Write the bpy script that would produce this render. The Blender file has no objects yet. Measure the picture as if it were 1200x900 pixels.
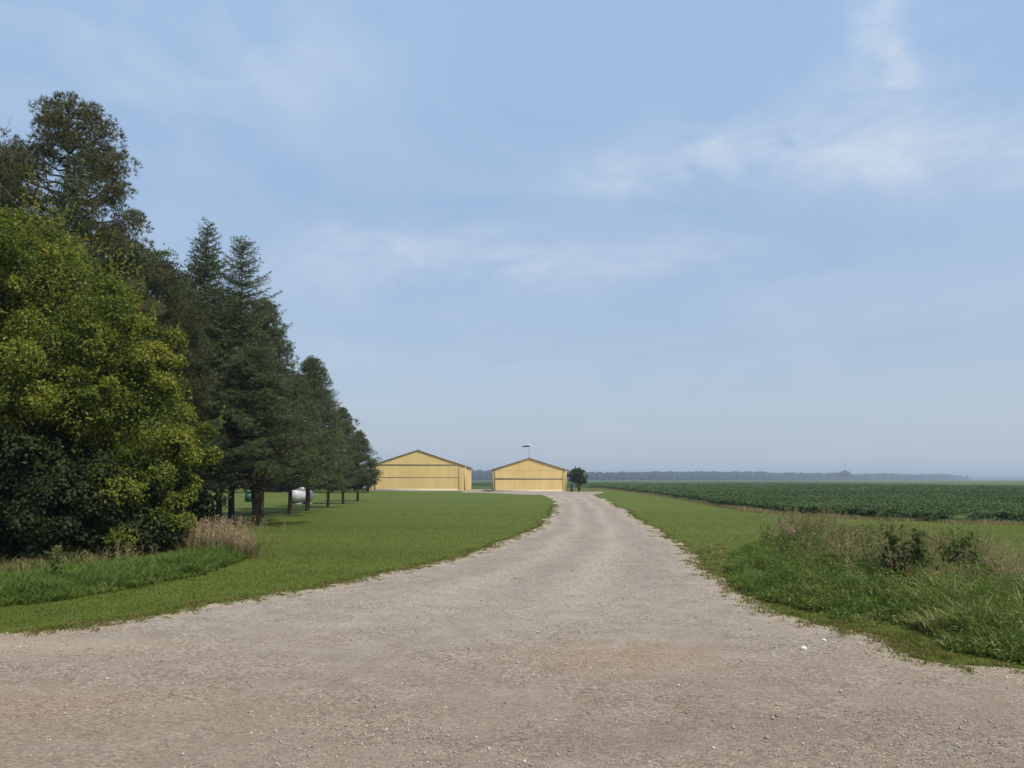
import bpy, bmesh, math, random
import numpy as np
from mathutils import Vector, Matrix

R = math.radians
SC = bpy.context.scene
COL = SC.collection
F_PX, HOR, CAM_H = 906.0, 562.0, 1.7           # focal length and horizon row of the 1200x900 photograph
PITCH = math.atan((HOR - 450) / F_PX)

# ------------------------------------------------------------------ helpers
def ray(px, py):
    u, v = (px - 600) / F_PX, (450 - py) / F_PX
    c, s = math.cos(PITCH), math.sin(PITCH)
    return np.array([u, c - v * s, s + v * c])

def G(px, py, z=0.0):                           # ground point seen at a pixel
    d = ray(px, py); t = (z - CAM_H) / d[2]
    return (d[0] * t, d[1] * t)

def D(px, py, depth):                           # point at a given distance
    d = ray(px, py); t = depth / d[1]
    return np.array([d[0] * t, depth, CAM_H + d[2] * t])

_vn = np.random.default_rng(5).random((256, 256))
def vnoise(x, y):
    xi = np.floor(x).astype(int); yi = np.floor(y).astype(int)
    fx = x - xi; fy = y - yi
    fx = fx * fx * (3 - 2 * fx); fy = fy * fy * (3 - 2 * fy)
    a = _vn[xi & 255, yi & 255]; b = _vn[(xi + 1) & 255, yi & 255]
    c = _vn[xi & 255, (yi + 1) & 255]; d = _vn[(xi + 1) & 255, (yi + 1) & 255]
    return (a * (1 - fx) + b * fx) * (1 - fy) + (c * (1 - fx) + d * fx) * fy

def fbm(x, y):
    return (vnoise(x, y) + .5 * vnoise(2.1 * x + 9, 2.1 * y + 3) + .25 * vnoise(4.3 * x + 1, 4.3 * y + 7)) / 1.75

def inside(P, poly):
    poly = np.asarray(poly); x, y = P[:, 0], P[:, 1]
    r = np.zeros(len(P), bool); n = len(poly)
    for i in range(n):
        x1, y1 = poly[i]; x2, y2 = poly[(i + 1) % n]
        c = ((y1 > y) != (y2 > y))
        with np.errstate(divide='ignore', invalid='ignore'):
            xi = (x2 - x1) * (y - y1) / (y2 - y1 + 1e-12) + x1
        r ^= c & (x < xi)
    return r

def dist_line(P, line):
    line = np.asarray(line); best = np.full(len(P), 1e9)
    for i in range(len(line) - 1):
        a, b = line[i], line[i + 1]; ab = b - a
        t = np.clip(((P - a) @ ab) / (ab @ ab + 1e-12), 0, 1)
        q = P - (a + t[:, None] * ab)
        best = np.minimum(best, (q ** 2).sum(1))
    return np.sqrt(best)

def nrm(v):
    return v / (np.linalg.norm(v, axis=-1, keepdims=True) + 1e-12)

class Acc:                                      # collects geometry for ONE mesh
    def __init__(s): s.V, s.F, s.T, s.n, s.smooth = [], [], [], 0, False
    def add(s, V, F, tint=0.5):
        V = np.asarray(V, float).reshape(-1, 3); F = np.asarray(F, int)
        s.V.append(V); s.F.append(F + s.n)
        s.T.append(np.broadcast_to(np.asarray(tint, float), (len(V),)).copy()); s.n += len(V)
    def box(s, x0, x1, y0, y1, z0, z1, tint=.5):
        V = [(x, y, z) for x in (x0, x1) for y in (y0, y1) for z in (z0, z1)]
        s.add(V, [(0, 1, 3, 2), (4, 6, 7, 5), (0, 4, 5, 1), (2, 3, 7, 6), (0, 2, 6, 4), (1, 5, 7, 3)], tint)
    def tube(s, pts, rad, sides=6, tint=.5, cap=True):
        pts = np.asarray(pts, float); n = len(pts); rad = np.broadcast_to(rad, (n,))
        tg = nrm(np.gradient(pts, axis=0))
        ref = np.array([0, 0, 1.0]) if abs(tg[:, 2]).mean() < .8 else np.array([1.0, 0, 0])
        u = nrm(np.cross(tg, ref)); w = np.cross(tg, u)
        a = np.arange(sides) * 2 * math.pi / sides
        V = pts[:, None] + rad[:, None, None] * (np.cos(a)[None, :, None] * u[:, None] + np.sin(a)[None, :, None] * w[:, None])
        i = np.arange(n - 1)[:, None] * sides; j = np.arange(sides)[None]; k = (j + 1) % sides
        F = np.stack([i + j, i + k, i + sides + k, i + sides + j], -1).reshape(-1, 4)
        s.add(V.reshape(-1, 3), F, tint)
        if cap:
            for e in (0, n - 1):
                c = V[e]; m = c.mean(0)
                tri = [(sides, q, (q + 1) % sides) if e == 0 else (sides, (q + 1) % sides, q) for q in range(sides)]
                s.add(np.vstack([c, m]), tri, tint)
    def build(s, name, mat, parent=None, smooth=False):
        V = np.vstack(s.V); T = np.concatenate(s.T)
        me = bpy.data.meshes.new(name)
        ls = np.concatenate([np.full(len(f), f.shape[1]) for f in s.F])
        li = np.concatenate([f.ravel() for f in s.F])
        me.vertices.add(len(V)); me.vertices.foreach_set('co', V.ravel().astype(np.float32))
        me.loops.add(len(li)); me.loops.foreach_set('vertex_index', li.astype(np.int32))
        me.polygons.add(len(ls)); st = np.concatenate([[0], np.cumsum(ls)[:-1]])
        me.polygons.foreach_set('loop_start', st.astype(np.int32))
        if smooth: me.polygons.foreach_set('use_smooth', np.ones(len(ls), bool))
        at = me.attributes.new('tint', 'FLOAT', 'POINT'); at.data.foreach_set('value', T.astype(np.float32))
        me.update(calc_edges=True); me.validate()
        me.materials.append(mat)
        o = bpy.data.objects.new(name, me); COL.objects.link(o)
        if parent: o.parent = parent
        return o

def tag(o, label=None, cat=None, group=None, kind=None):
    if label: o['label'] = label
    if cat: o['category'] = cat
    if group: o['group'] = group
    if kind: o['kind'] = kind
    return o

def empty(name, loc, label, cat, group=None, rz=0):
    o = bpy.data.objects.new(name, None); COL.objects.link(o)
    o.location = loc; o.rotation_euler = (0, 0, rz)
    return tag(o, label, cat, group)

def copy_thing(src, loc, rz, label, scale=(1, 1, 1)):
    o = src.copy(); COL.objects.link(o); o.location = loc; o.rotation_euler = (0, 0, rz); o.scale = scale
    o['label'] = label
    for ch in [c for c in COL.objects if c.parent == src]:
        d = ch.copy(); COL.objects.link(d); d.parent = o
        for g in [c for c in COL.objects if c.parent == ch]:
            e = g.copy(); COL.objects.link(e); e.parent = d
    return o

# ------------------------------------------------------------------ materials
def newmat(name):
    m = bpy.data.materials.new(name); m.use_nodes = True
    nt = m.node_tree; nt.nodes.clear()
    return m, nt, nt.nodes, nt.links

def N(nt, kind, **kw):
    n = nt.nodes.new(kind)
    for k, v in kw.items():
        if k in n.inputs: n.inputs[k].default_value = v
        else: setattr(n, k, v)
    return n

def ramp(nt, fac, stops):
    r = nt.nodes.new('ShaderNodeValToRGB'); e = r.color_ramp.elements
    while len(e) > len(stops): e.remove(e[-1])
    while len(e) < len(stops): e.new(1)
    for el, (p, c) in zip(e, stops):
        el.position = p; el.color = (*c, 1)
    nt.links.new(fac, r.inputs[0]); return r.outputs[0]

def mixc(nt, fac, a, b, mode='MIX'):
    m = nt.nodes.new('ShaderNodeMix'); m.data_type = 'RGBA'; m.blend_type = mode
    for s, v in ((m.inputs[0], fac), (m.inputs[6], a), (m.inputs[7], b)):
        if hasattr(v, 'is_output'): nt.links.new(v, s)
        elif isinstance(v, tuple): s.default_value = (*v, 1)
        else: s.default_value = v
    return m.outputs[2]

def math_(nt, op, a, b=0.0, c=0.0, clamp=False):
    m = nt.nodes.new('ShaderNodeMath'); m.operation = op; m.use_clamp = clamp
    for s, v in zip(m.inputs, (a, b, c)):
        if hasattr(v, 'is_output'): nt.links.new(v, s)
        else: s.default_value = v
    return m.outputs[0]

def noise(nt, vec, scale, detail=4, rough=.55, dist=0):
    n = N(nt, 'ShaderNodeTexNoise', Scale=scale, Detail=detail, Roughness=rough, Distortion=dist)
    nt.links.new(vec, n.inputs['Vector']); return n.outputs['Fac']

def leafmat(name, stops, trans=.3, rough=.6, spec=.25):
    m, nt, nd, lk = newmat(name)
    a = N(nt, 'ShaderNodeAttribute', attribute_name='tint')
    c = ramp(nt, a.outputs['Fac'], stops)
    b = N(nt, 'ShaderNodeBsdfPrincipled', Roughness=rough); b.inputs['Specular IOR Level'].default_value = spec
    t = nd.new('ShaderNodeBsdfTranslucent'); mx = nd.new('ShaderNodeMixShader'); mx.inputs[0].default_value = trans
    o = nd.new('ShaderNodeOutputMaterial')
    lk.new(c, b.inputs['Base Color']); lk.new(c, t.inputs['Color'])
    lk.new(b.outputs[0], mx.inputs[1]); lk.new(t.outputs[0], mx.inputs[2]); lk.new(mx.outputs[0], o.inputs[0])
    return m

def surfmat(name, stops, scale=3, rough=.7, spec=.3, metal=0, bump=0, stretch=None, detail=4):
    m, nt, nd, lk = newmat(name)
    tc = nd.new('ShaderNodeTexCoord'); vec = tc.outputs['Object']
    if stretch:
        mp = N(nt, 'ShaderNodeMapping'); mp.inputs['Scale'].default_value = stretch
        lk.new(vec, mp.inputs[0]); vec = mp.outputs[0]
    f = noise(nt, vec, scale, detail)
    c = ramp(nt, f, stops)
    b = N(nt, 'ShaderNodeBsdfPrincipled', Roughness=rough, Metallic=metal); b.inputs['Specular IOR Level'].default_value = spec
    lk.new(c, b.inputs['Base Color'])
    if bump:
        bp = N(nt, 'ShaderNodeBump', Strength=bump, Distance=.02); lk.new(f, bp.inputs['Height']); lk.new(bp.outputs[0], b.inputs['Normal'])
    o = nd.new('ShaderNodeOutputMaterial'); lk.new(b.outputs[0], o.inputs[0]); return m

M = {}
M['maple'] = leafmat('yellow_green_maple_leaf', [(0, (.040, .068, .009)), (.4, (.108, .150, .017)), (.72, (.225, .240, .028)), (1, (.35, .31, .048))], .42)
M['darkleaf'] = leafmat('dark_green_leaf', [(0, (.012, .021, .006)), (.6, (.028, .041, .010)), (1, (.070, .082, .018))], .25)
M['midleaf'] = leafmat('mid_green_leaf', [(0, (.026, .045, .010)), (.5, (.055, .085, .018)), (1, (.12, .15, .035))], .3)
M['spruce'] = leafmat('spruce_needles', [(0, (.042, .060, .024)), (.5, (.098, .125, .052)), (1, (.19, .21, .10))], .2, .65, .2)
M['pine'] = leafmat('pine_needles', [(0, (.038, .048, .018)), (.55, (.092, .096, .034)), (1, (.18, .155, .06))], .2, .65, .2)
M['bark'] = surfmat('grey_brown_bark', [(.3, (.028, .022, .017)), (.7, (.085, .068, .052))], 6, .9, .1, bump=.6, stretch=(3, 3, .6))
M['palebark'] = surfmat('bare_grey_wood', [(.3, (.085, .07, .06)), (.7, (.15, .13, .11))], 6, .9, .1, stretch=(3, 3, .6))
M['grass'] = leafmat('lawn_blades', [(0, (.058, .085, .008)), (.5, (.104, .136, .016)), (.8, (.158, .174, .028)), (1, (.21, .145, .060))], .42, .55)
M['lush'] = leafmat('tall_green_grass', [(0, (.058, .098, .013)), (.5, (.112, .178, .027)), (.82, (.185, .22, .048)), (1, (.30, .26, .10))], .4, .5)
M['dry'] = leafmat('dry_grass_stems', [(0, (.085, .105, .030)), (.4, (.22, .195, .080)), (.75, (.37, .29, .155)), (1, (.46, .33, .23))], .25, .7, .1)
M['crop'] = leafmat('crop_leaves', [(0, (.034, .064, .022)), (.5, (.062, .102, .036)), (1, (.105, .150, .058))], .22, .8, .1)
M['stone'] = leafmat('loose_stones', [(0, (.13, .11, .09)), (.5, (.32, .27, .22)), (.85, (.46, .405, .34)), (1, (.62, .58, .52))], 0, .85, .2)
M['white_stone'] = surfmat('white_stone', [(.3, (.62, .58, .52)), (.7, (.78, .75, .70))], 20, .8, bump=.3)
M['yellow'] = surfmat('weathered_yellow_steel', [(.25, (.60, .43, .165)), (.55, (.70, .505, .20)), (.8, (.76, .56, .235))], .8, .5, .4, stretch=(1, 1, .25))
M['yellow_door'] = surfmat('yellow_door_steel', [(.25, (.59, .425, .17)), (.55, (.69, .50, .205)), (.8, (.75, .55, .24))], .8, .5, .4, stretch=(1, 1, .25))
M['brown'] = surfmat('brown_trim', [(.3, (.20, .14, .085)), (.7, (.26, .185, .115))], 4, .6)
M['roofgrey'] = surfmat('galvanised_roof', [(.3, (.30, .29, .28)), (.7, (.38, .37, .36))], 1.5, .5, .5, metal=.3)
M['cream'] = surfmat('pale_cream_strip', [(.3, (.55, .47, .32)), (.7, (.66, .58, .42))], 3, .6)
M['concrete'] = surfmat('concrete', [(.3, (.30, .285, .26)), (.7, (.40, .38, .35))], 2, .9, bump=.2)
M['white'] = surfmat('white_paint', [(.3, (.70, .71, .73)), (.7, (.80, .80, .81))], 3, .4, .5)
M['shadewhite'] = surfmat('white_paint_greyed_for_shade', [(.3, (.36, .365, .40)), (.7, (.48, .48, .52))], 3, .5, .4)  # white paint greyed to imitate tree shade on the tank and shed
M['darkmetal'] = surfmat('dark_metal', [(.3, (.03, .035, .04)), (.7, (.07, .075, .08))], 5, .5, .4)
M['greymetal'] = surfmat('grey_metal', [(.3, (.22, .22, .22)), (.7, (.30, .30, .30))], 5, .4, .5, metal=.4)
M['teal'] = surfmat('green_paint', [(.3, (.022, .06, .045)), (.7, (.03, .08, .06))], 3, .5)
M['blue'] = surfmat('blue_plastic', [(.3, (.06, .13, .19)), (.7, (.08, .17, .24))], 3, .45)
M['glass'] = surfmat('dark_glass', [(.3, (.012, .014, .016)), (.7, (.018, .020, .022))], 3, .08, .6)
M['red'] = surfmat('red_lens', [(.3, (.30, .015, .012)), (.7, (.38, .02, .015))], 3, .3, .5)
M['rubber'] = surfmat('rubber', [(.3, (.015, .015, .015)), (.7, (.03, .03, .03))], 5, .85)
M['wood_far'] = surfmat('distant_wood', [(.3, (.014, .026, .014)), (.7, (.030, .046, .020))], .08, .9, .05)

def ground_mat():
    m, nt, nd, lk = newmat('mown_grass_ground')
    tc = nd.new('ShaderNodeTexCoord'); v = tc.outputs['Object']
    st_ = N(nt, 'ShaderNodeMapping'); st_.inputs['Scale'].default_value = (.22, 1, 1); lk.new(v, st_.inputs[0])
    n1 = noise(nt, st_.outputs[0], .30, 5); n2 = noise(nt, v, 1.6, 5, .6); n3 = noise(nt, v, 28, 4, .7)
    c = ramp(nt, n1, [(.3, (.056, .090, .011)), (.5, (.090, .122, .015)), (.72, (.130, .147, .026))])
    c2 = ramp(nt, n2, [(.25, (.050, .072, .013)), (.55, (.088, .110, .022)), (.8, (.15, .140, .045))])
    c = mixc(nt, .5, c, c2)
    c3 = ramp(nt, n3, [(.3, (.72, .72, .7)), (.7, (1.25, 1.25, 1.2))])
    c = mixc(nt, .7, c, c3, 'MULTIPLY')
    b = N(nt, 'ShaderNodeBsdfPrincipled', Roughness=.9); b.inputs['Specular IOR Level'].default_value = .1
    bp = N(nt, 'ShaderNodeBump', Strength=.6, Distance=.04); lk.new(n3, bp.inputs['Height']); lk.new(bp.outputs[0], b.inputs['Normal'])
    lk.new(c, b.inputs['Base Color'])
    o = nd.new('ShaderNodeOutputMaterial'); lk.new(b.outputs[0], o.inputs[0]); return m

def gravel_mat():
    m, nt, nd, lk = newmat('gravel_and_dirt')
    tc = nd.new('ShaderNodeTexCoord'); v = tc.outputs['Object']
    at = N(nt, 'ShaderNodeAttribute', attribute_name='tint'); edge = at.outputs['Fac']     # 0 middle of the road, 1 at the verge
    big = noise(nt, v, .35, 5, .6, .6); mid = noise(nt, v, 2.4, 5, .65, .4); fine = noise(nt, v, 55, 3, .7)
    base = ramp(nt, big, [(.30, (.250, .207, .162)), (.52, (.305, .258, .214)), (.72, (.290, .236, .182))])
    base = mixc(nt, .45, base, ramp(nt, mid, [(.3, (.20, .166, .130)), (.55, (.325, .278, .230)), (.75, (.41, .358, .30))]))
    # bare sandy dirt at the verges
    e2 = math_(nt, 'ADD', edge, math_(nt, 'MULTIPLY_ADD', mid, 1.0, -.5))
    em = N(nt, 'ShaderNodeMapRange'); lk.new(e2, em.inputs[0]); em.inputs[1].default_value = .5; em.inputs[2].default_value = .95
    dirt = ramp(nt, noise(nt, v, 7, 4), [(.3, (.33, .265, .19)), (.7, (.44, .365, .27))])
    base = mixc(nt, math_(nt, 'MULTIPLY', em.outputs[0], .8), base, dirt)
    sp0 = N(nt, 'ShaderNodeSeparateXYZ'); lk.new(v, sp0.inputs[0])
    cr = N(nt, 'ShaderNodeMapRange'); lk.new(math_(nt, 'ADD', sp0.outputs[1], math_(nt, 'MULTIPLY_ADD', mid, 3.0, -1.5)), cr.inputs[0]); cr.inputs[1].default_value = 10.5; cr.inputs[2].default_value = 6.0
    base = mixc(nt, math_(nt, 'MULTIPLY', cr.outputs[0], .6), base, (.215, .168, .120))     # the crossing road is worn down to tan dirt
    ac = N(nt, 'ShaderNodeAttribute', attribute_name='across'); u = math_(nt, 'ADD', ac.outputs['Fac'], math_(nt, 'MULTIPLY_ADD', big, .16, -.08))
    def band(c_, w_):
        q = math_(nt, 'DIVIDE', math_(nt, 'SUBTRACT', u, c_), w_); return math_(nt, 'EXPONENT', math_(nt, 'MULTIPLY', math_(nt, 'MULTIPLY', q, q), -1.0))
    far = N(nt, 'ShaderNodeMapRange'); lk.new(sp0.outputs[1], far.inputs[0]); far.inputs[1].default_value = 8.5; far.inputs[2].default_value = 13.0
    trk = math_(nt, 'MULTIPLY', math_(nt, 'ADD', band(.33, .055), band(.62, .055)), far.outputs[0])
    rdg = math_(nt, 'MULTIPLY', math_(nt, 'ADD', math_(nt, 'ADD', band(.475, .06), band(.20, .05)), band(.78, .06)), far.outputs[0])
    base = mixc(nt, math_(nt, 'MULTIPLY', trk, .36), base, (.42, .365, .315))          # packed pale wheel tracks
    base = mixc(nt, math_(nt, 'MULTIPLY', rdg, .30), base, (.235, .205, .18))          # loose darker gravel thrown between and beside them
    # reddish clay patches where the drive meets the road
    sep = N(nt, 'ShaderNodeSeparateXYZ'); lk.new(v, sep.inputs[0])
    for (cx, cy, rx, ry, col, amt) in ((1.05, 7.7, 1.1, .75, (.30, .195, .120), .42), (-3.6, 6.1, 1.6, .6, (.31, .215, .145), .4), (2.6, 5.6, 2.2, .5, (.20, .160, .120), .5), (.6, 5.3, 1.5, .35, (.19, .155, .12), .45), (-5.5, 8.2, 2.5, .4, (.40, .31, .22), .5), (1.9, 6.7, .9, .3, (.20, .16, .12), .4)):
        dx = math_(nt, 'DIVIDE', math_(nt, 'SUBTRACT', sep.outputs[0], cx), rx)
        dy = math_(nt, 'DIVIDE', math_(nt, 'SUBTRACT', sep.outputs[1], cy), ry)
        r = math_(nt, 'SQRT', math_(nt, 'ADD', math_(nt, 'MULTIPLY', dx, dx), math_(nt, 'MULTIPLY', dy, dy)))
        r = math_(nt, 'ADD', r, math_(nt, 'MULTIPLY_ADD', mid, 2.4, -1.2))
        mr = N(nt, 'ShaderNodeMapRange'); lk.new(r, mr.inputs[0]); mr.inputs[1].default_value = 1.2; mr.inputs[2].default_value = .2
        base = mixc(nt, math_(nt, 'MULTIPLY', mr.outputs[0], amt), base, col)
    # single stones
    vo = N(nt, 'ShaderNodeTexVoronoi', Scale=42.0, Randomness=1.0); lk.new(v, vo.inputs['Vector'])
    sepc = N(nt, 'ShaderNodeSeparateColor'); lk.new(vo.outputs['Color'], sepc.inputs[0])
    st = ramp(nt, sepc.outputs[0], [(0, (.55, .53, .51)), (.35, (.85, .84, .82)), (.7, (1.05, 1.05, 1.04)), (.93, (1.25, 1.24, 1.22)), (1, (1.55, 1.55, 1.55))])
    patch = noise(nt, v, .9, 4, .6)
    pm = N(nt, 'ShaderNodeMapRange'); lk.new(patch, pm.inputs[0]); pm.inputs[1].default_value = .35; pm.inputs[2].default_value = .62
    amt = math_(nt, 'MULTIPLY_ADD', pm.outputs[0], .75, .22)
    base = mixc(nt, amt, base, st, 'MULTIPLY')
    base = mixc(nt, .5, base, ramp(nt, fine, [(.3, (.72, .72, .72)), (.7, (1.25, 1.25, 1.25))]), 'MULTIPLY')
    h = math_(nt, 'ADD', math_(nt, 'MULTIPLY', vo.outputs['Distance'], -.9), math_(nt, 'ADD', fine, math_(nt, 'MULTIPLY', mid, 1.5)))
    bp = N(nt, 'ShaderNodeBump', Strength=.55, Distance=.02); lk.new(h, bp.inputs['Height'])
    b = N(nt, 'ShaderNodeBsdfPrincipled', Roughness=.95); b.inputs['Specular IOR Level'].default_value = .15
    lk.new(bp.outputs[0], b.inputs['Normal']); lk.new(base, b.inputs['Base Color'])
    o = nd.new('ShaderNodeOutputMaterial'); lk.new(b.outputs[0], o.inputs[0]); return m

def crop_sheet_mat():
    m, nt, nd, lk = newmat('crop_canopy')
    tc = nd.new('ShaderNodeTexCoord'); v = tc.outputs['Object']
    mp = N(nt, 'ShaderNodeMapping'); mp.inputs['Scale'].default_value = (.25, 1, 1); lk.new(v, mp.inputs[0])
    n1 = noise(nt, mp.outputs[0], .05, 5, .6); n2 = noise(nt, mp.outputs[0], 1.1, 4, .7)
    c = ramp(nt, n1, [(.3, (.046, .082, .030)), (.5, (.064, .104, .040)), (.7, (.084, .128, .050))])
    c = mixc(nt, .8, c, ramp(nt, n2, [(.3, (.65, .65, .65)), (.7, (1.3, 1.3, 1.3))]), 'MULTIPLY')
    b = N(nt, 'ShaderNodeBsdfPrincipled', Roughness=.9); b.inputs['Specular IOR Level'].default_value = .1
    lk.new(c, b.inputs['Base Color'])
    o = nd.new('ShaderNodeOutputMaterial'); lk.new(b.outputs[0], o.inputs[0]); return m

M['ground'] = ground_mat(); M['gravel'] = gravel_mat(); M['cropsheet'] = crop_sheet_mat()

# ------------------------------------------------------------------ camera, sky, sun
cam = bpy.data.cameras.new('camera'); co = bpy.data.objects.new('camera', cam); COL.objects.link(co)
cam.sensor_width = 36; cam.lens = F_PX / 1200 * 36; cam.clip_end = 30000; cam.clip_start = .05
co.location = (0, 0, CAM_H); co.rotation_euler = (R(90) + PITCH, 0, 0); SC.camera = co

SUN_EL = 54.0
SUN_DIR = np.array([.72, -.62]); SUN_DIR = SUN_DIR / np.linalg.norm(SUN_DIR)      # horizontal direction TOWARDS the sun
sv = Vector((SUN_DIR[0] * math.cos(R(SUN_EL)), SUN_DIR[1] * math.cos(R(SUN_EL)), math.sin(R(SUN_EL))))
sl = bpy.data.lights.new('sun', 'SUN'); so = bpy.data.objects.new('sun', sl); COL.objects.link(so)
sl.energy = 4.4; sl.angle = R(.6); sl.color = (1, .91, .77)
so.rotation_euler = sv.to_track_quat('Z', 'Y').to_euler(); so.location = (20, -20, 30)

def world():
    w = bpy.data.worlds.new('World'); SC.world = w; w.use_nodes = True
    nt = w.node_tree; nd, lk = nt.nodes, nt.links; nd.clear()
    sky = nd.new('ShaderNodeTexSky'); sky.sky_type = 'NISHITA'; sky.sun_disc = False
    sky.sun_elevation = R(SUN_EL); sky.sun_rotation = math.atan2(SUN_DIR[0], SUN_DIR[1])
    sky.altitude = 200; sky.air_density = 1.0; sky.dust_density = 3.0; sky.ozone_density = 1.5
    tc = nd.new('ShaderNodeTexCoord'); sp = nd.new('ShaderNodeSeparateXYZ'); lk.new(tc.outputs['Generated'], sp.inputs[0])
    x, y, z = sp.outputs
    az = math_(nt, 'ARCTAN2', x, y); el = math_(nt, 'ARCSINE', z)
    # thin high cloud: fibrous noise in a sheet overhead, gathered in a few long streaks
    zz = math_(nt, 'ADD', math_(nt, 'MAXIMUM', z, 0.0), .16)
    cv = nd.new('ShaderNodeCombineXYZ'); lk.new(math_(nt, 'DIVIDE', x, zz), cv.inputs[0]); lk.new(math_(nt, 'DIVIDE', y, zz), cv.inputs[1])
    f1 = noise(nt, cv.outputs[0], 1.3, 7, .58, .9); f2 = noise(nt, cv.outputs[0], 4.5, 6, .6, 1.2)
    wv = nd.new('ShaderNodeCombineXYZ'); lk.new(az, wv.inputs[0]); lk.new(el, wv.inputs[1])
    wn = math_(nt, 'SUBTRACT', noise(nt, wv.outputs[0], 5.0, 5, .6), .5)
    wn2 = math_(nt, 'SUBTRACT', noise(nt, wv.outputs[0], 11.0, 5, .6, .5), .5)
    total = None
    def pix(px, py):
        d = ray(px, py); d = d / np.linalg.norm(d); return math.atan2(d[0], d[1]), math.asin(d[2])
    for (p0, p1, width, amp) in (((690, 215), (905, 165), 30, .42), ((880, 178), (1330, 172), 34, .34), ((1030, -30), (1060, 110), 26, .40), ((930, 130), (1130, 90), 45, .22),
                                 ((330, 305), (560, 290), 30, .30), ((540, 300), (720, 300), 22, .22), ((640, 330), (860, 300), 22, .18), ((120, 110), (420, 60), 70, .20), ((-200, 60), (160, 30), 60, .15)):
        a0, e0 = pix(*p0); a1, e1 = pix(*p1); ln = math.hypot(a1 - a0, e1 - e0); ux, uy = (a1 - a0) / ln, (e1 - e0) / ln
        da = math_(nt, 'SUBTRACT', math_(nt, 'ADD', az, math_(nt, 'MULTIPLY', wn2, .10)), (a0 + a1) / 2)
        de = math_(nt, 'SUBTRACT', math_(nt, 'ADD', el, math_(nt, 'MULTIPLY', wn, .10)), (e0 + e1) / 2)
        al = math_(nt, 'ADD', math_(nt, 'MULTIPLY', da, ux), math_(nt, 'MULTIPLY', de, uy))
        ac = math_(nt, 'SUBTRACT', math_(nt, 'MULTIPLY', de, ux), math_(nt, 'MULTIPLY', da, uy))
        al = math_(nt, 'DIVIDE', al, ln * .55); ac = math_(nt, 'DIVIDE', ac, width / F_PX)
        q = math_(nt, 'ADD', math_(nt, 'MULTIPLY', al, al), math_(nt, 'MULTIPLY', ac, ac))
        g = math_(nt, 'MULTIPLY', math_(nt, 'EXPONENT', math_(nt, 'MULTIPLY', q, -1.0)), amp)
        total = g if total is None else math_(nt, 'ADD', total, g)
    fib = math_(nt, 'MULTIPLY_ADD', f2, 2.4, math_(nt, 'MULTIPLY_ADD', f1, 1.5, -1.25))
    k = math_(nt, 'MULTIPLY', math_(nt, 'MULTIPLY', total, 1.6), fib, clamp=True)
    veil = N(nt, 'ShaderNodeMapRange'); lk.new(f1, veil.inputs[0]); veil.inputs[1].default_value = .42; veil.inputs[2].default_value = .75; veil.inputs[4].default_value = .22
    k = math_(nt, 'ADD', k, veil.outputs[0], clamp=True)
    # thin layer of high smoke that pales the whole sky
    vf = N(nt, 'ShaderNodeMapRange'); lk.new(z, vf.inputs[0]); vf.inputs[1].default_value = .05; vf.inputs[2].default_value = .50; vf.inputs[3].default_value = .35; vf.inputs[4].default_value = .68
    c = mixc(nt, vf.outputs[0], sky.outputs[0], VEIL)
    c = mixc(nt, k, c, CLOUD)
    # hazy air low over the plain
    hz = math_(nt, 'EXPONENT', math_(nt, 'MULTIPLY', math_(nt, 'MAXIMUM', z, 0.0), -5.2))
    c = mixc(nt, math_(nt, 'MULTIPLY', hz, .85), c, HAZECOL)
    bg = nd.new('ShaderNodeBackground'); bg.inputs[1].default_value = SKY; lk.new(c, bg.inputs[0])
    o = nd.new('ShaderNodeOutputWorld'); lk.new(bg.outputs[0], o.inputs[0])
SKY = .13
CLOUD = (5.5, 6.0, 6.7)
VEIL = (3.1, 4.8, 7.2)
HAZECOL = (4.25, 4.75, 5.4)
world()
SC.view_settings.view_transform = 'Standard'; SC.view_settings.look = 'None'; SC.view_settings.gamma = 1; SC.view_settings.exposure = 0
SC.cycles.max_bounces = 8; SC.cycles.transparent_max_bounces = 8; SC.cycles.diffuse_bounces = 4

# ------------------------------------------------------------------ ground, road, drive
L_PX = [(0, 741), (100, 730), (200, 716), (300, 700), (400, 682), (480, 664), (540, 650), (600, 631), (632, 615), (647, 600), (650, 590), (645, 583), (632, 579.6)]
R_PX = [(1200, 781), (1100, 763), (1050, 748), (960, 730), (900, 707), (860, 690), (826, 668), (806, 648), (770, 620), (738, 601), (716, 589), (700, 582), (692, 579.4)]
LG = [(-90., 6.2), (-30., 7.3), (-12., 8.1)] + [G(*p) for p in L_PX]
RG = [(90., 2.6), (30., 4.4), (12., 5.6)] + [G(*p) for p in R_PX]

def densify(pts, k=10):
    pts = np.asarray(pts, float); out = []
    n = len(pts)
    for i in range(n - 1):
        p0, p1, p2, p3 = pts[max(i - 1, 0)], pts[i], pts[i + 1], pts[min(i + 2, n - 1)]
        for t in np.arange(k) / k:
            m1, m2 = (p2 - p0) / 2, (p3 - p1) / 2
            out.append((2*t**3-3*t**2+1)*p1 + (t**3-2*t**2+t)*m1 + (-2*t**3+3*t**2)*p2 + (t**3-t**2)*m2)
    out.append(pts[-1]); return np.array(out)

LE, RE = densify(LG[2:], 14), densify(RG[2:], 14)
LE = np.vstack([LG[:2], LE]); RE = np.vstack([RG[:2], RE])
def rag(E, sgn, seed):
    d = np.cumsum(np.r_[0, np.linalg.norm(np.diff(E, axis=0), axis=1)])
    j = (fbm(d * 1.3 + seed, d * 0 + seed) - .5) * .55 + (vnoise(d * .35 + seed, d * 0) - .5) * .4
    t = nrm(np.gradient(E, axis=0)); nn = np.stack([-t[:, 1], t[:, 0]], 1)
    E2 = E + nn * (j * sgn)[:, None]; E2[:2] = E[:2]; return E2
LE, RE = rag(LE, 1, 3.3), rag(RE, 1, 17.1)

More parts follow.
